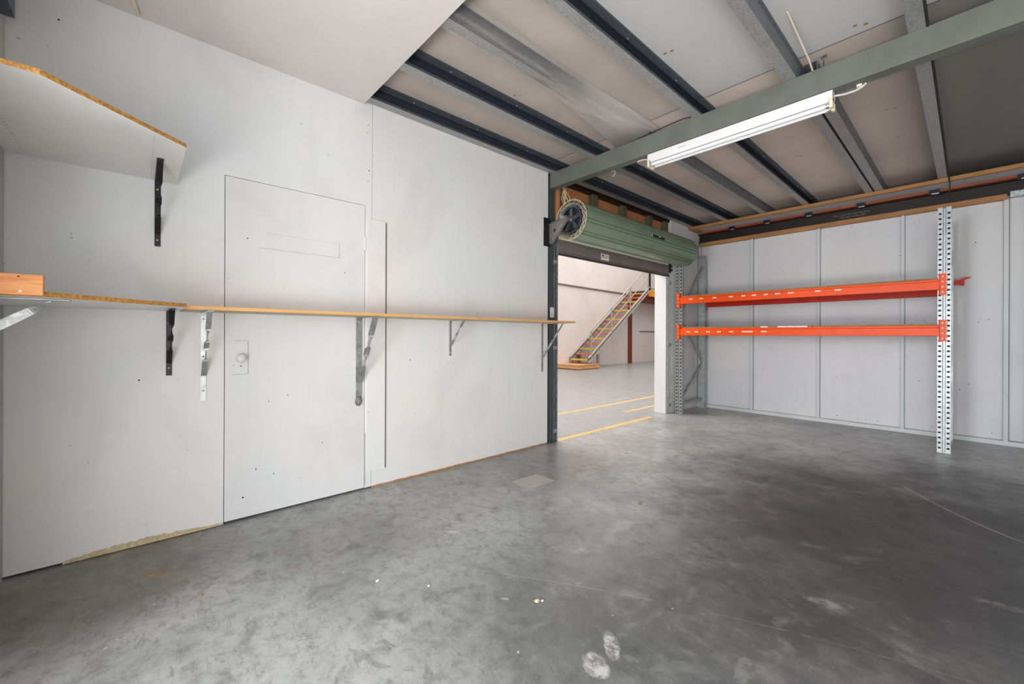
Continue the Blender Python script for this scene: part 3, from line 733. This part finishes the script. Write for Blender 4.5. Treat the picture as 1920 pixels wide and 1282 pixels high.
# fluorescent fitting
fl = thing('fluorescent_light', 'long white twin-tube fluorescent batten under the big beam', 'light', (-1.22, 3.30, 2.66))
x0, x1 = -1.872, -.590
mb = MB(); mb.prism([(3.255, 2.716), (3.345, 2.716), (3.345, 2.675), (3.325, 2.652), (3.275, 2.652), (3.255, 2.675)], 'x', x0, x1); mb.box(x0, x1, 3.275, 3.325, 2.716, 2.7252)
obj('housing', mb, 'fit_white', fl, bevel=.0015)
for y in (3.272, 3.328):
    mb = MB(); mb.tube([(x0 + .03, y, 2.628), (x1 - .03, y, 2.628)], .0135, 14); tb = obj('tube', mb, 'tube', fl)
    for xa in (x0 + .018, x1 - .036):
        mb = MB(); mb.tube([(xa, y, 2.628), (xa + .018, y, 2.628)], .0142, 14); obj('tube_cap', mb, 'zinc', tb)
for xa in (x0 - .003, x1 - .017):
    mb = MB()
    for y in (3.272, 3.328): mb.box(xa, xa + .02, y - .018, y + .018, 2.608, 2.675); 
    mb.box(xa, xa + .02, 3.255, 3.345, 2.645, 2.672)
    obj('lamp_holder', mb, 'cream', fl, bevel=.004)
mb = MB()
for i in range(5): mb.box(-1.60 + i * .014, -1.592 + i * .014, 3.2545, 3.2552, 2.681, 2.686)
obj('printed_mark', mb, 'rag', fl)
mb = MB(); mb.tube([(x1, 3.32, 2.70), (x1 + .05, 3.33, 2.694), (x1 + .10, 3.345, 2.70), (x1 + .13, 3.350, 2.710), (x1 + .155, 3.343, 2.7255)], .0065, 8)
single('light_cable', mb, 'cable', 'white cable curving from the right end of the lamp up to the beam', 'cable', (x1, 3.33, 2.70))
mb = MB(); mb.tube([(x0, 3.30, 2.69), (x0 - .04, 3.30, 2.70), (x0 - .08, 3.31, 2.712), (x0 - .13, 3.32, 2.7165)], .007, 8)
single('light_cable', mb, 'cable', 'short white cable leaving the left end of the lamp', 'cable', (x0, 3.3, 2.69))
mb = MB(); mb.tube([(-2.27, 3.345, 2.72), (-2.26, 3.35, 2.705), (-2.27, 3.35, 2.68), (-2.285, 3.35, 2.672), (-2.295, 3.35, 2.68)], .0022, 6); mb.tube([(-2.27, 3.345, 2.72), (-2.30, 3.345, 2.722)], .002, 5)
single('wire_curl', mb, 'cable', 'small curl of white wire hanging under the beam left of the lamp', 'wire', (-2.27, 3.345, 2.7))

# ------------------------------------------------------------------ timber and dark beam along the back wall
mb = MB(); mb.box(W + .002, 3.25, 6.50, 6.545, 2.842, 2.884)
mb2 = MB(); mb2.box(W + .14, 3.25, 6.545, 6.765, 2.842, 2.85)
t = thing('timber_rail', 'long bare timber rail along the top of the back wall with a grey soffit strip', 'timber', (0, 6.5, 2.84))
mb.box(W + .002, W + .14, 6.545, 6.80, 2.842, 2.884); mb.box(W + .14, 3.25, 6.545, 6.765, 2.85, 2.884)
obj('timber', mb, 'timber', t); obj('soffit_strip', mb2, 'grey_strip', t)
mb = MB(); mb.box(W + .10, 3.25, 6.766, 6.84, 2.812, 2.842)
single('packing_strip', mb, 'timber_red', 'thin reddish timber strip between the grey soffit and the dark beam', 'timber', (0, 6.8, 2.81))
ib = thing('steel_lintel', 'dark oxide steel beam over the back wall with faded stencilled writing', 'beam', (0, 6.88, 2.69))
mb = MB(); mb.box(W + .002, 3.28, 6.905, 6.913, 2.69, 2.812); mb.box(W + .002, 3.28, 6.84, 6.97, 2.812, 2.822); mb.box(W + .002, 3.28, 6.872, 6.97, 2.684, 2.692)
obj('i_section', mb, 'beam_dark', ib)
def text(s, size, loc, rot, parent, mat):
    cu = bpy.data.curves.new('txt', 'FONT'); cu.body = s; cu.size = size; cu.extrude = .0003; cu.align_x = 'CENTER'
    o = bpy.data.objects.new('txt', cu); C.objects.link(o); bpy.context.view_layer.update()
    dg = bpy.context.evaluated_depsgraph_get(); me = bpy.data.meshes.new_from_object(o.evaluated_get(dg))
    C.objects.unlink(o); bpy.data.objects.remove(o)
    n = bpy.data.objects.new('stencil_text', me); me.materials.clear(); me.materials.append(M[mat]); C.objects.link(n); n.parent = parent
    n.location = Vector(loc) - Vector(parent['_o']); n.rotation_euler = rot; return n
text('AUSTRALIAN QUALITY MILL', .030, (-1.05, 6.902, 2.768), (PI / 2, PI, 0), ib, 'ink')
text('SIM PARTS 300-HBI', .030, (-1.03, 6.902, 2.735), (PI / 2, PI, 0), ib, 'ink')
xs_ = [-2.46, -1.98, -1.48, -.93, -.28, .37]
for i, x in enumerate(xs_):
    mb = MB(); mb.box(x - .045, x + .045, 6.757, 6.80, 2.79, 2.843); mb.box(x - .02, x + .035, 6.752, 6.76, 2.787, 2.797, 1)
    single('beam_clamp', mb, ['black', 'zinc'], ['dark steel clip under the timber rail near the room corner', 'dark steel clip under the timber rail, above the first wall stud bay', 'dark steel clip under the timber rail left of the stencilled writing', 'dark steel clip under the timber rail right of the stencilled writing', 'dark steel clip under the timber rail above the perforated rack post', 'rusty clip under the timber rail at the right edge of view'][i], 'clip', (x, 6.78, 2.79), 'clips under the timber rail')
mb = MB(); mb.box(W + .04, .26, 6.855, 6.95, 2.625, 2.683)
single('wall_plate', mb, 'timber', 'bare timber top plate directly above the white back wall boards', 'timber', (-1.4, 6.9, 2.62), bevel=.003)
mb = MB(); mb.box(-2.92, -1.5, NY + .001, NY + .045, 2.585, 2.86)
single('steel_lintel', mb, 'joist', 'dark steel lintel end at the top left corner of the view', 'beam', (-2.9, NY, 2.585))

# ------------------------------------------------------------------ pallet rack
rk = thing('pallet_rack', 'galvanised pallet rack with two levels of orange beams against the back wall', 'rack', (-1.5, 6.4, 0))
RH = 2.44
def upright(x, y, sy, h=RH, lean=0.0):
    """post 95 wide (x..x+.095); front at y facing -Y for sy=+1"""
    mb = MB(); n = int((h - .04) / .0508)
    for xa, cu in ((x, .017), (x + .059, .019)):
        mb.holed((xa, y, .006), (1, 0, 0), (0, 0, 1), .036, h, cu, .04, .0508, n, .020, .019)
    d = .018 * sy
    mb.add([(x + .036, y, .006), (x + .041, y + d, .006), (x + .054, y + d, .006), (x + .059, y, .006), (x + .036, y, h), (x + .041, y + d, h), (x + .054, y + d, h), (x + .059, y, h)], [(0, 1, 5, 4), (1, 2, 6, 5), (2, 3, 7, 6)])
    D = .068 * sy
    for xa in (x, x + .095):
        mb.holed((xa, y, .006), (0, sy, 0), (0, 0, 1), .068, h, .04, .06, .0508, n - 1, .009, .009)
    mb.add([(x, y + D, .006), (x + .095, y + D, .006), (x + .095, y + D, h), (x, y + D, h)], [(0, 1, 2, 3)])
    mb.box(x + .004, x + .091, y + min(.030 * sy, .060 * sy), y + max(.030 * sy, .060 * sy), .006, h - .001, 1)  # black liner stands in for the shade inside the hollow post
    mb.box(x - .0, x + .097, min(y, y + D), max(y, y + D), 0, .006)
    return obj('upright', mb, ['galv_post', 'black_matte'], rk, fixn=False)
M['galv_post'] = galv('post_steel', (.40, .42, .42), .45, .5, 30, .12)
XR = -.222; XL = -2.945; FY = 5.95; RY = 6.80
upright(XR, FY, 1); upright(XR, RY, -1); upright(XL, FY, 1); upright(XL, RY, -1)
def brace(xc, ya_, za, yb_, zb):
    mb = MB(); mb.bar((xc, ya_, za), (xc, yb_, zb), .028, .034, (0, 0, 1) if abs(zb - za) < .3 else (0, 1, 0)); return obj('brace', mb, 'galv_dull', rk)
M['galv_dull'] = galv('brace_steel', (.34, .35, .36), .5, .6, 40, .2)
for xc in (XL + .047, XR + .047):
    brace(xc, FY + .05, .15, RY - .05, .15); brace(xc, FY + .05, .20, RY - .05, .72)
    brace(xc, FY + .05, 1.42, RY - .05, .74); brace(xc, FY + .05, 1.50, RY - .05, 2.28)
def rbeam(y, x0, x1, z0, h, mat, face=-1, conn=True):
    mb = MB(); d = .045
    if face < 0: prof = [(y, z0), (y, z0 + h - .022), (y + .012, z0 + h - .018), (y + .012, z0 + h), (y + d, z0 + h), (y + d, z0), (y + .01, z0)]
    else: prof = [(y, z0), (y, z0 + h - .022), (y - .012, z0 + h - .018), (y - .012, z0 + h), (y - d, z0 + h), (y - d, z0), (y - .01, z0)]
    mb.prism(prof, 'x', x0, x1)
    b = obj('beam', mb, mat, rk, bevel=.002)
    if conn:
        for xa, sx in ((x0, -1), (x1, 1)):
            mb = MB(); yf = y - .006 if face < 0 else y + .006
            n = 4; zc0 = z0 + h / 2 - .105
            w = .046
            xo = xa - w if sx < 0 else xa
            mb.holed((xo, yf, zc0), (1, 0, 0), (0, 0, 1), w, .212, .022, .03, .0508, n, .011, .014)
            mb.box(xa - .003, xa + .003, min(yf, yf - face * .05), max(yf, yf - face * .05), zc0, zc0 + .212)
            mb.add([(xo, yf - face * .004, zc0), (xo + w, yf - face * .004, zc0), (xo + w, yf - face * .004, zc0 + .212), (xo, yf - face * .004, zc0 + .212)], [(0, 1, 2, 3)], 1)
            obj('end_connector', mb, [mat, 'sticker'], b, fixn=False)
    return b
BX0, BX1 = XL + .080, XR + .016
bu = rbeam(5.905, BX0, BX1, 1.625, .10, 'orange'); bl = rbeam(5.905, BX0, BX1, 1.165, .10, 'orange')
rbeam(6.85, BX0, BX1, 1.62, .10, 'orange_dark', 1); rbeam(6.85, BX0, BX1, 1.165, .10, 'orange_dark', 1)
mb = MB(); mb.box(-.20, -.065, 6.74, 6.79, 1.735, 1.785); mb.box(-.075, -.045, 6.73, 6.80, 1.725, 1.795); mb.prism([(-.05, 1.785), (-.0, 1.80), (.01, 1.81), (-.03, 1.812), (-.06, 1.80)], 'y', 6.74, 6.76)
obj('beam_hook', mb, 'orange_dark', rk, label='red beam end hook sticking out past the right post')
def decks(z, y0, y1, cuts):
    for a, b in zip(cuts, cuts[1:]):
        mb = MB(); mb.box(a + .003, b - .003, y0, y1, z, z + .018); obj('shelf_board', mb, 'deck_edge', rk, bevel=.0015)
decks(1.725, 5.914, 6.84, [BX0 + .03, -2.0, -1.1, BX1 - .01]); decks(1.265, 5.914, 6.84, [BX0 + .03, -2.15, -1.25, BX1 - .01])

for x, w in ((-2.70, .05), (-2.55, .05), (-2.37, .055), (-2.155, .05), (-2.0, .05), (-1.875, .05), (-1.74, .045), (-1.61, .055), (-1.47, .06), (-1.20, .055), (-1.01, .06)):
    mb = MB(); mb.box(x - w / 2, x + w / 2, 5.9042, 5.9048, 1.678, 1.693); obj('price_label', mb, 'sticker', bu)
for x, w in ((-2.74, .05), (-2.62, .05), (-2.455, .05), (-2.31, .05), (-2.15, .05), (-1.955, .13), (-1.76, .06)):
    mb = MB(); mb.box(x - w / 2, x + w / 2, 5.9042, 5.9048, 1.207, 1.222); obj('price_label', mb, 'sticker', bl)
for x, w in ((-1.76, .08), (-1.56, .10), (-1.47, .09), (-1.36, .12)):
    mb = MB(); mb.box(x - w / 2, x + w / 2, 5.911, 5.9125, 1.266, 1.282); obj('price_label', mb, 'sticker', bl)

# ------------------------------------------------------------------ shelves on the left wall
def polyshelf(name, poly, z0, th, lab, edge='chip'):
    mb = MB(); n = len(poly)
    vs = [(x, y, z0) for x, y in poly] + [(x, y, z0 + th) for x, y in poly]
    mb.add(vs, [tuple(range(n)), tuple(range(n, 2 * n))], 0)
    mb.add(vs, [(i, (i + 1) % n, n + (i + 1) % n, n + i) for i in range(n)], 1)
    return mb
t = thing('corner_shelf', 'high white corner shelf with a raw chipboard edge, cut at an angle', 'shelf', (W, NY, 2.0))
mb = polyshelf('', [(W + .001, NY + .001), (-2.045, NY + .001), (-2.045, -.245), (-2.395, .157), (W + .001, .157)], 2.0, .017, '')
obj('board', mb, ['white_panel', 'chip'], t)
mb = MB()
for i in range(19): mb.disc((-2.36 - i * .033, .045, 1.9992), .0028, 'z', 6)
for i in range(14): mb.disc((-2.5 - i * .033, -.405, 1.9992), .0028, 'z', 6)
obj('peg_holes', mb, 'rag', t)
t = thing('corner_shelf', 'low white corner shelf with chipboard edge, under the wood block', 'shelf', (W, NY, 1.28))
mb = polyshelf('', [(W + .001, NY + .001), (-2.19, NY + .001), (-2.20, -.245), (-2.53, .169), (W + .001, .169)], 1.28, .018, '')
obj('board', mb, ['white_panel', 'chip'], t)
for ys_, ye, lb in ((.172, 2.058, 'long narrow wooden wall shelf starting beside the corner shelf and crossing the flush door'), (2.062, 3.285, 'narrow wooden wall shelf whose end pokes into the roller doorway')):
    mb = MB(); mb.add([(W + .001, ys_, 1.279), (-2.68, ys_, 1.279), (-2.68, ye, 1.279), (W + .001, ye, 1.279), (W + .001, ys_, 1.297), (-2.68, ys_, 1.297), (-2.68, ye, 1.297), (W + .001, ye, 1.297)],
                      [(1, 5, 6, 2), (0, 1, 5, 4), (2, 3, 7, 6), (0, 3, 7, 4), (4, 5, 6, 7)], 0)
    mb.add([(W + .001, ys_, 1.279), (-2.68, ys_, 1.279), (-2.68, ye, 1.279), (W + .001, ye, 1.279)], [(0, 1, 2, 3)], 1)
    single('wall_shelf', mb, ['shelf_edge', 'shelf_under'], lb, 'shelf', (W, ys_, 1.279))

def twist_strut(mb, p, q, w, th, mi=0):
    keys = [(0, 0), (.24, 0), (.31, 90), (.40, 90), (.46, 180), (.54, 180), (.60, 270), (.69, 270), (.76, 360), (1, 360)]
    p, q = Vector(p), Vector(q); d = (q - p).normalized(); a0 = Vector((0, 1, 0)); b0 = d.cross(a0).normalized()
    n = 64; vs = []; fs = []
    for i in range(n + 1):
        t = i / n
        for (ta, va), (tb, vb) in zip(keys, keys[1:]):
            if ta <= t <= tb: u = (t - ta) / (tb - ta); u = u * u * (3 - 2 * u); an = math.radians(va + (vb - va) * u); break
        A = a0 * math.cos(an) + b0 * math.sin(an); B = -a0 * math.sin(an) + b0 * math.cos(an); c = p.lerp(q, t)
        ww = w * (1 if an % PI < .1 or an % PI > PI - .1 else .85)
        vs += [c + A * (sx * ww / 2) + B * (sy * th / 2) for sx, sy in ((-1, -1), (1, -1), (1, 1), (-1, 1))]
    for i in range(n):
        for j in range(4): fs.append((i * 4 + j, i * 4 + (j + 1) % 4, (i + 1) * 4 + (j + 1) % 4, (i + 1) * 4 + j))
    mb.add(vs, fs, mi, False); mb.add(vs, [(3, 2, 1, 0), tuple(n * 4 + j for j in range(4))], mi)
def bracket(y, ztop, L, A, w, mat, lab, land, screws, face=0.0):
    t = thing('shelf_bracket', lab, 'bracket', (W, y, ztop), 'shelf brackets')
    mb = MB(); mb.box(W + .001, W + .005, y - w / 2, y + w / 2, ztop - L, ztop - .001); obj('wall_leg', mb, mat, t, bevel=.001)
    mb = MB(); mb.box(W + .005, W + A, y - w / 2, y + w / 2, ztop - .005, ztop - .001); obj('shelf_arm', mb, mat, t, bevel=.001)
    mb = MB(); twist_strut(mb, (W + A - .05, y, ztop - .009), (W + .011, y, ztop - L + land), w * .92, .004); obj('twisted_strut', mb, mat, t)
    for z in screws:
        mb = MB(); mb.lathe([(0, .0085), (.004, .008), (.006, .005)], (W, y - .001, z), 'x', 8); obj('screw', mb, 'zinc', t)
    return t
bracket(.074, 2.0, .364, .40, .026, 'black', 'black twisted bracket hanging down from under the high corner shelf', .07, (1.95, 1.67))
bracket(.125, 1.28, .362, .34, .026, 'black', 'black twisted bracket under the end of the low corner shelf', .07, (1.21, .96))
bracket(.281, 1.278, .52, .335, .028, 'zinc', 'shiny zinc twisted bracket just left of the flush door gap', .15, (1.24, 1.02, .82))
b2 = bracket(1.203, 1.278, .62, .335, .046, 'zinc_dull', 'largest dull grey twisted bracket, at the right edge of the flush door', .14, (1.245, 1.02))
bracket(2.001, 1.278, .305, .25, .024, 'zinc', 'smallest bracket, under the middle of the shelf right of the cover board', .09, (1.22, 1.09, 1.0))
bracket(3.150, 1.278, .508, .335, .026, 'zinc_dull', 'grey twisted bracket at the doorway end of the long shelf', .15, (1.2, 1.0, .80))
random.seed(5); mb = MB()
pr = []
for (r, t_) in ((0, .03), (.012, .028), (.02, .016), (.024, .006), (.024, .001)): pr.append((r, t_))
mb.lathe(pr, (0, 0, 0), 'x', 12)
mb.v = [(W + .005 + x * random.uniform(.8, 1.1), 1.198 + y * random.uniform(.85, 1.1), .665 + z * 1.5 * random.uniform(.85, 1.1)) for x, y, z in mb.v]
single('rag_knot', mb, 'rag', 'lump of grey cloth tape around the foot of the largest shelf bracket', 'tape', (W, 1.2, .665))
# bracket on near wall
t = thing('shelf_bracket', 'galvanised bracket on the near wall below the wood block, cut by the left edge', 'bracket', (-2.31, NY, 1.28), 'shelf brackets')
mb = MB(); mb.box(-2.325, -2.295, NY + .005, -.195, 1.2745, 1.279); obj('shelf_arm', mb, 'zinc_dull', t, bevel=.001)
mb = MB(); mb.box(-2.325, -2.295, NY + .001, NY + .005, .98, 1.279); obj('wall_leg', mb, 'zinc_dull', t, bevel=.001)
mb = MB(); p, q = Vector((-2.31, -.245, 1.27)), Vector((-2.31, NY + .008, 1.11)); d = (q - p).normalized(); a0 = Vector((1, 0, 0)); b0 = d.cross(a0); vs = []; fs = []; n = 30
for i in range(n + 1):
    u = i / n; an = min(1, u / .25) * PI / 2 if u < .75 else PI / 2 + (u - .75) / .25 * PI / 2
    A = a0 * math.cos(an) + b0 * math.sin(an); B = d.cross(A); c = p.lerp(q, u); w = .028 * (.75 + .35 * math.sin(PI * u))
    vs += [c + A * (sx * w / 2) + B * (sy * .002) for sx, sy in ((-1, -1), (1, -1), (1, 1), (-1, 1))]
for i in range(n):
    for j in range(4): fs.append((i * 4 + j, i * 4 + (j + 1) % 4, (i + 1) * 4 + (j + 1) % 4, (i + 1) * 4 + j))
mb.add(vs, fs); obj('twisted_strut', mb, 'zinc_dull', t)
# wood block
t = thing('wood_block', 'short pale timber offcut screwed to the front edge of the low corner shelf', 'wood block', (-2.19, -.34, 1.283))
mb = MB(); mb.box(-2.1985, -2.171, -.46, -.2495, 1.2825, 1.354)
ob = obj('offcut', mb, 'pine', t, bevel=.0025)
mb = MB(); mb.disc((-2.1704, -.306, 1.345), .0028, 'x', 10); obj('nail_hole', mb, 'dark', t)
mb = MB(); mb.lathe([(0, .0012), (.0042, .001), (.0044, 0)], (-2.1709, -.302, 1.295), 'x', 12); obj('screw_head', mb, 'sticker', t)
# hanging tape scrap near the ceiling
mb = MB()
pts = [(W + .16, -.03, 2.863), (W + .10, -.02, 2.85), (W + .05, -.012, 2.855), (W + .03, -.005, 2.86)]
for a, b in zip(pts, pts[1:]): mb.bar(a, b, .018, .0012)
single('tape_scrap', mb, 'tape', 'scrap of pale tape peeling at the plasterboard ceiling edge, top left', 'tape', (W + .1, -.02, 2.86))

# ------------------------------------------------------------------ debris on the floor
# small scraps
def crumb(x, y, s, mat, lab, cat, seed, flat=1):
    random.seed(seed); mb = MB(); bm = bmesh.new(); bmesh.ops.create_icosphere(bm, subdivisions=2, radius=s)
    vs = [(x + v.co.x * random.uniform(.7, 1.25), y + v.co.y * random.uniform(.7, 1.25) * 1.4, max(0.0005, s * .7 * flat + v.co.z * .8 * flat * random.uniform(.7, 1.2))) for v in bm.verts]
    mb.add(vs, [[v.index for v in f.verts] for f in bm.faces]); bm.free()
    return single('debris', mb, mat, lab, cat, (x, y, 0), 'bits of debris on the floor')
crumb(-1.248, 1.28, .009, 'chalk', 'pale crumb of grit on the floor below the middle of the photo', 'crumb', 1)
crumb(-1.238, 1.30, .005, 'sticker', 'smaller white fleck behind the pale crumb of grit', 'crumb', 2)
crumb(-1.52, 2.565, .012, 'leafbrown', 'dry brown leaf scrap on the floor in front of the doorway', 'leaf', 3, .5)
crumb(-2.265, .205, .006, 'leafbrown', 'brown pebble near the left wall corner', 'pebble', 4)
crumb(-1.85, .83, .006, 'sticker', 'small white pebble left of the floor centre', 'pebble', 5)
crumb(-1.66, .99, .005, 'sticker', 'pinkish white chip on the floor', 'chip', 6, .6)

# ------------------------------------------------------------------ camera
cam = bpy.data.cameras.new('camera'); co = bpy.data.objects.new('camera', cam); C.objects.link(co)
F_PX = 775.0; cam.sensor_width = 36; cam.lens = F_PX * 36 / 1920; cam.shift_y = -12 / 1920; cam.clip_start = .02; cam.clip_end = 100
yaw = math.radians(47.95); roll = .004
Rm = Matrix.Rotation(yaw, 4, 'Z') @ Matrix.Rotation(PI / 2, 4, 'X') @ Matrix.Rotation(roll, 4, 'Z')
co.matrix_world = Matrix.Translation((0, 0, EYE)) @ Rm
bpy.context.scene.camera = co

# ------------------------------------------------------------------ light
def area(name, loc, target, sx, sy, power, col):
    l = bpy.data.lights.new(name, 'AREA'); l.shape = 'RECTANGLE'; l.size = sx; l.size_y = sy; l.energy = power; l.color = col
    o = bpy.data.objects.new(name, l); C.objects.link(o); o.location = loc
    o.rotation_euler = (Vector(target) - Vector(loc)).to_track_quat('-Z', 'Y').to_euler(); return o
area('daylight_doorway', (.7, -3.0, 1.7), (-1.9, 1.2, .8), .8, 1.2, 62, (1, 1, .99))
area('daylight_sky', (.9, -2.0, 2.0), (-1.2, 2.5, 1.2), 3.6, 2.2, 6, (.98, .99, 1))
b = area('daylight_rear', (-1.45, -2.6, 1.5), (-1.0, 6.9, .5), 1.0, 1.4, 22, (.88, .93, 1)); b.data.spread = math.radians(60)
area('ceiling_fill', (.4, -1.3, .15), (-.8, 2.5, 3.0), 4.0, 1.4, 215, (1, .995, .985))  # added low lamp lifting the ceiling in place of light off the ground
b = area('ceiling_fill_rear', (-.6, -1.4, .3), (-1.7, 5.0, 2.8), 1.6, .6, 6, (1, .96, .92)); b.data.spread = math.radians(70)  # added narrow fill behind the camera, brightens the back ceiling
area('doorway_fill', (-4.6, 4.6, 3.6), (-1.4, 4.6, .3), 2.0, .8, 70, (1, .96, .93))  # added fill hidden above the doorway, brightens the back left of the room
area('side_fill', (3.2, 1.2, 1.2), (-3, .6, .6), 2.6, 2.2, 22, (.98, 1, 1))  # added fill in front of the closed right wall, evens out the left wall
area('opening_fill', (.9, -.52, 1.0), (-2.8, 1.4, .5), 1.6, 1.4, 21, (.99, 1, 1))  # added fill in the opening plane, lifts the lower left wall
area('warehouse_skylight', (-6.6, 10, 6.4), (-6.6, 10, 0), 5.5, 16, 700, (1, .985, .975))
area('warehouse_skylight', (-6.6, 2, 6.4), (-6.6, 2, 0), 5.0, 6, 240, (1, .985, .975))
w = bpy.data.worlds.new('world'); bpy.context.scene.world = w; w.use_nodes = True
bg = w.node_tree.nodes['Background']; bg.inputs[0].default_value = (.90, .94, 1.0, 1); bg.inputs[1].default_value = 1.9
vs_ = bpy.context.scene.view_settings; vs_.view_transform = 'Standard'; vs_.look = 'None'; vs_.exposure = 0; vs_.gamma = 1
for o in bpy.data.objects:
    if '_o' in o: del o['_o']
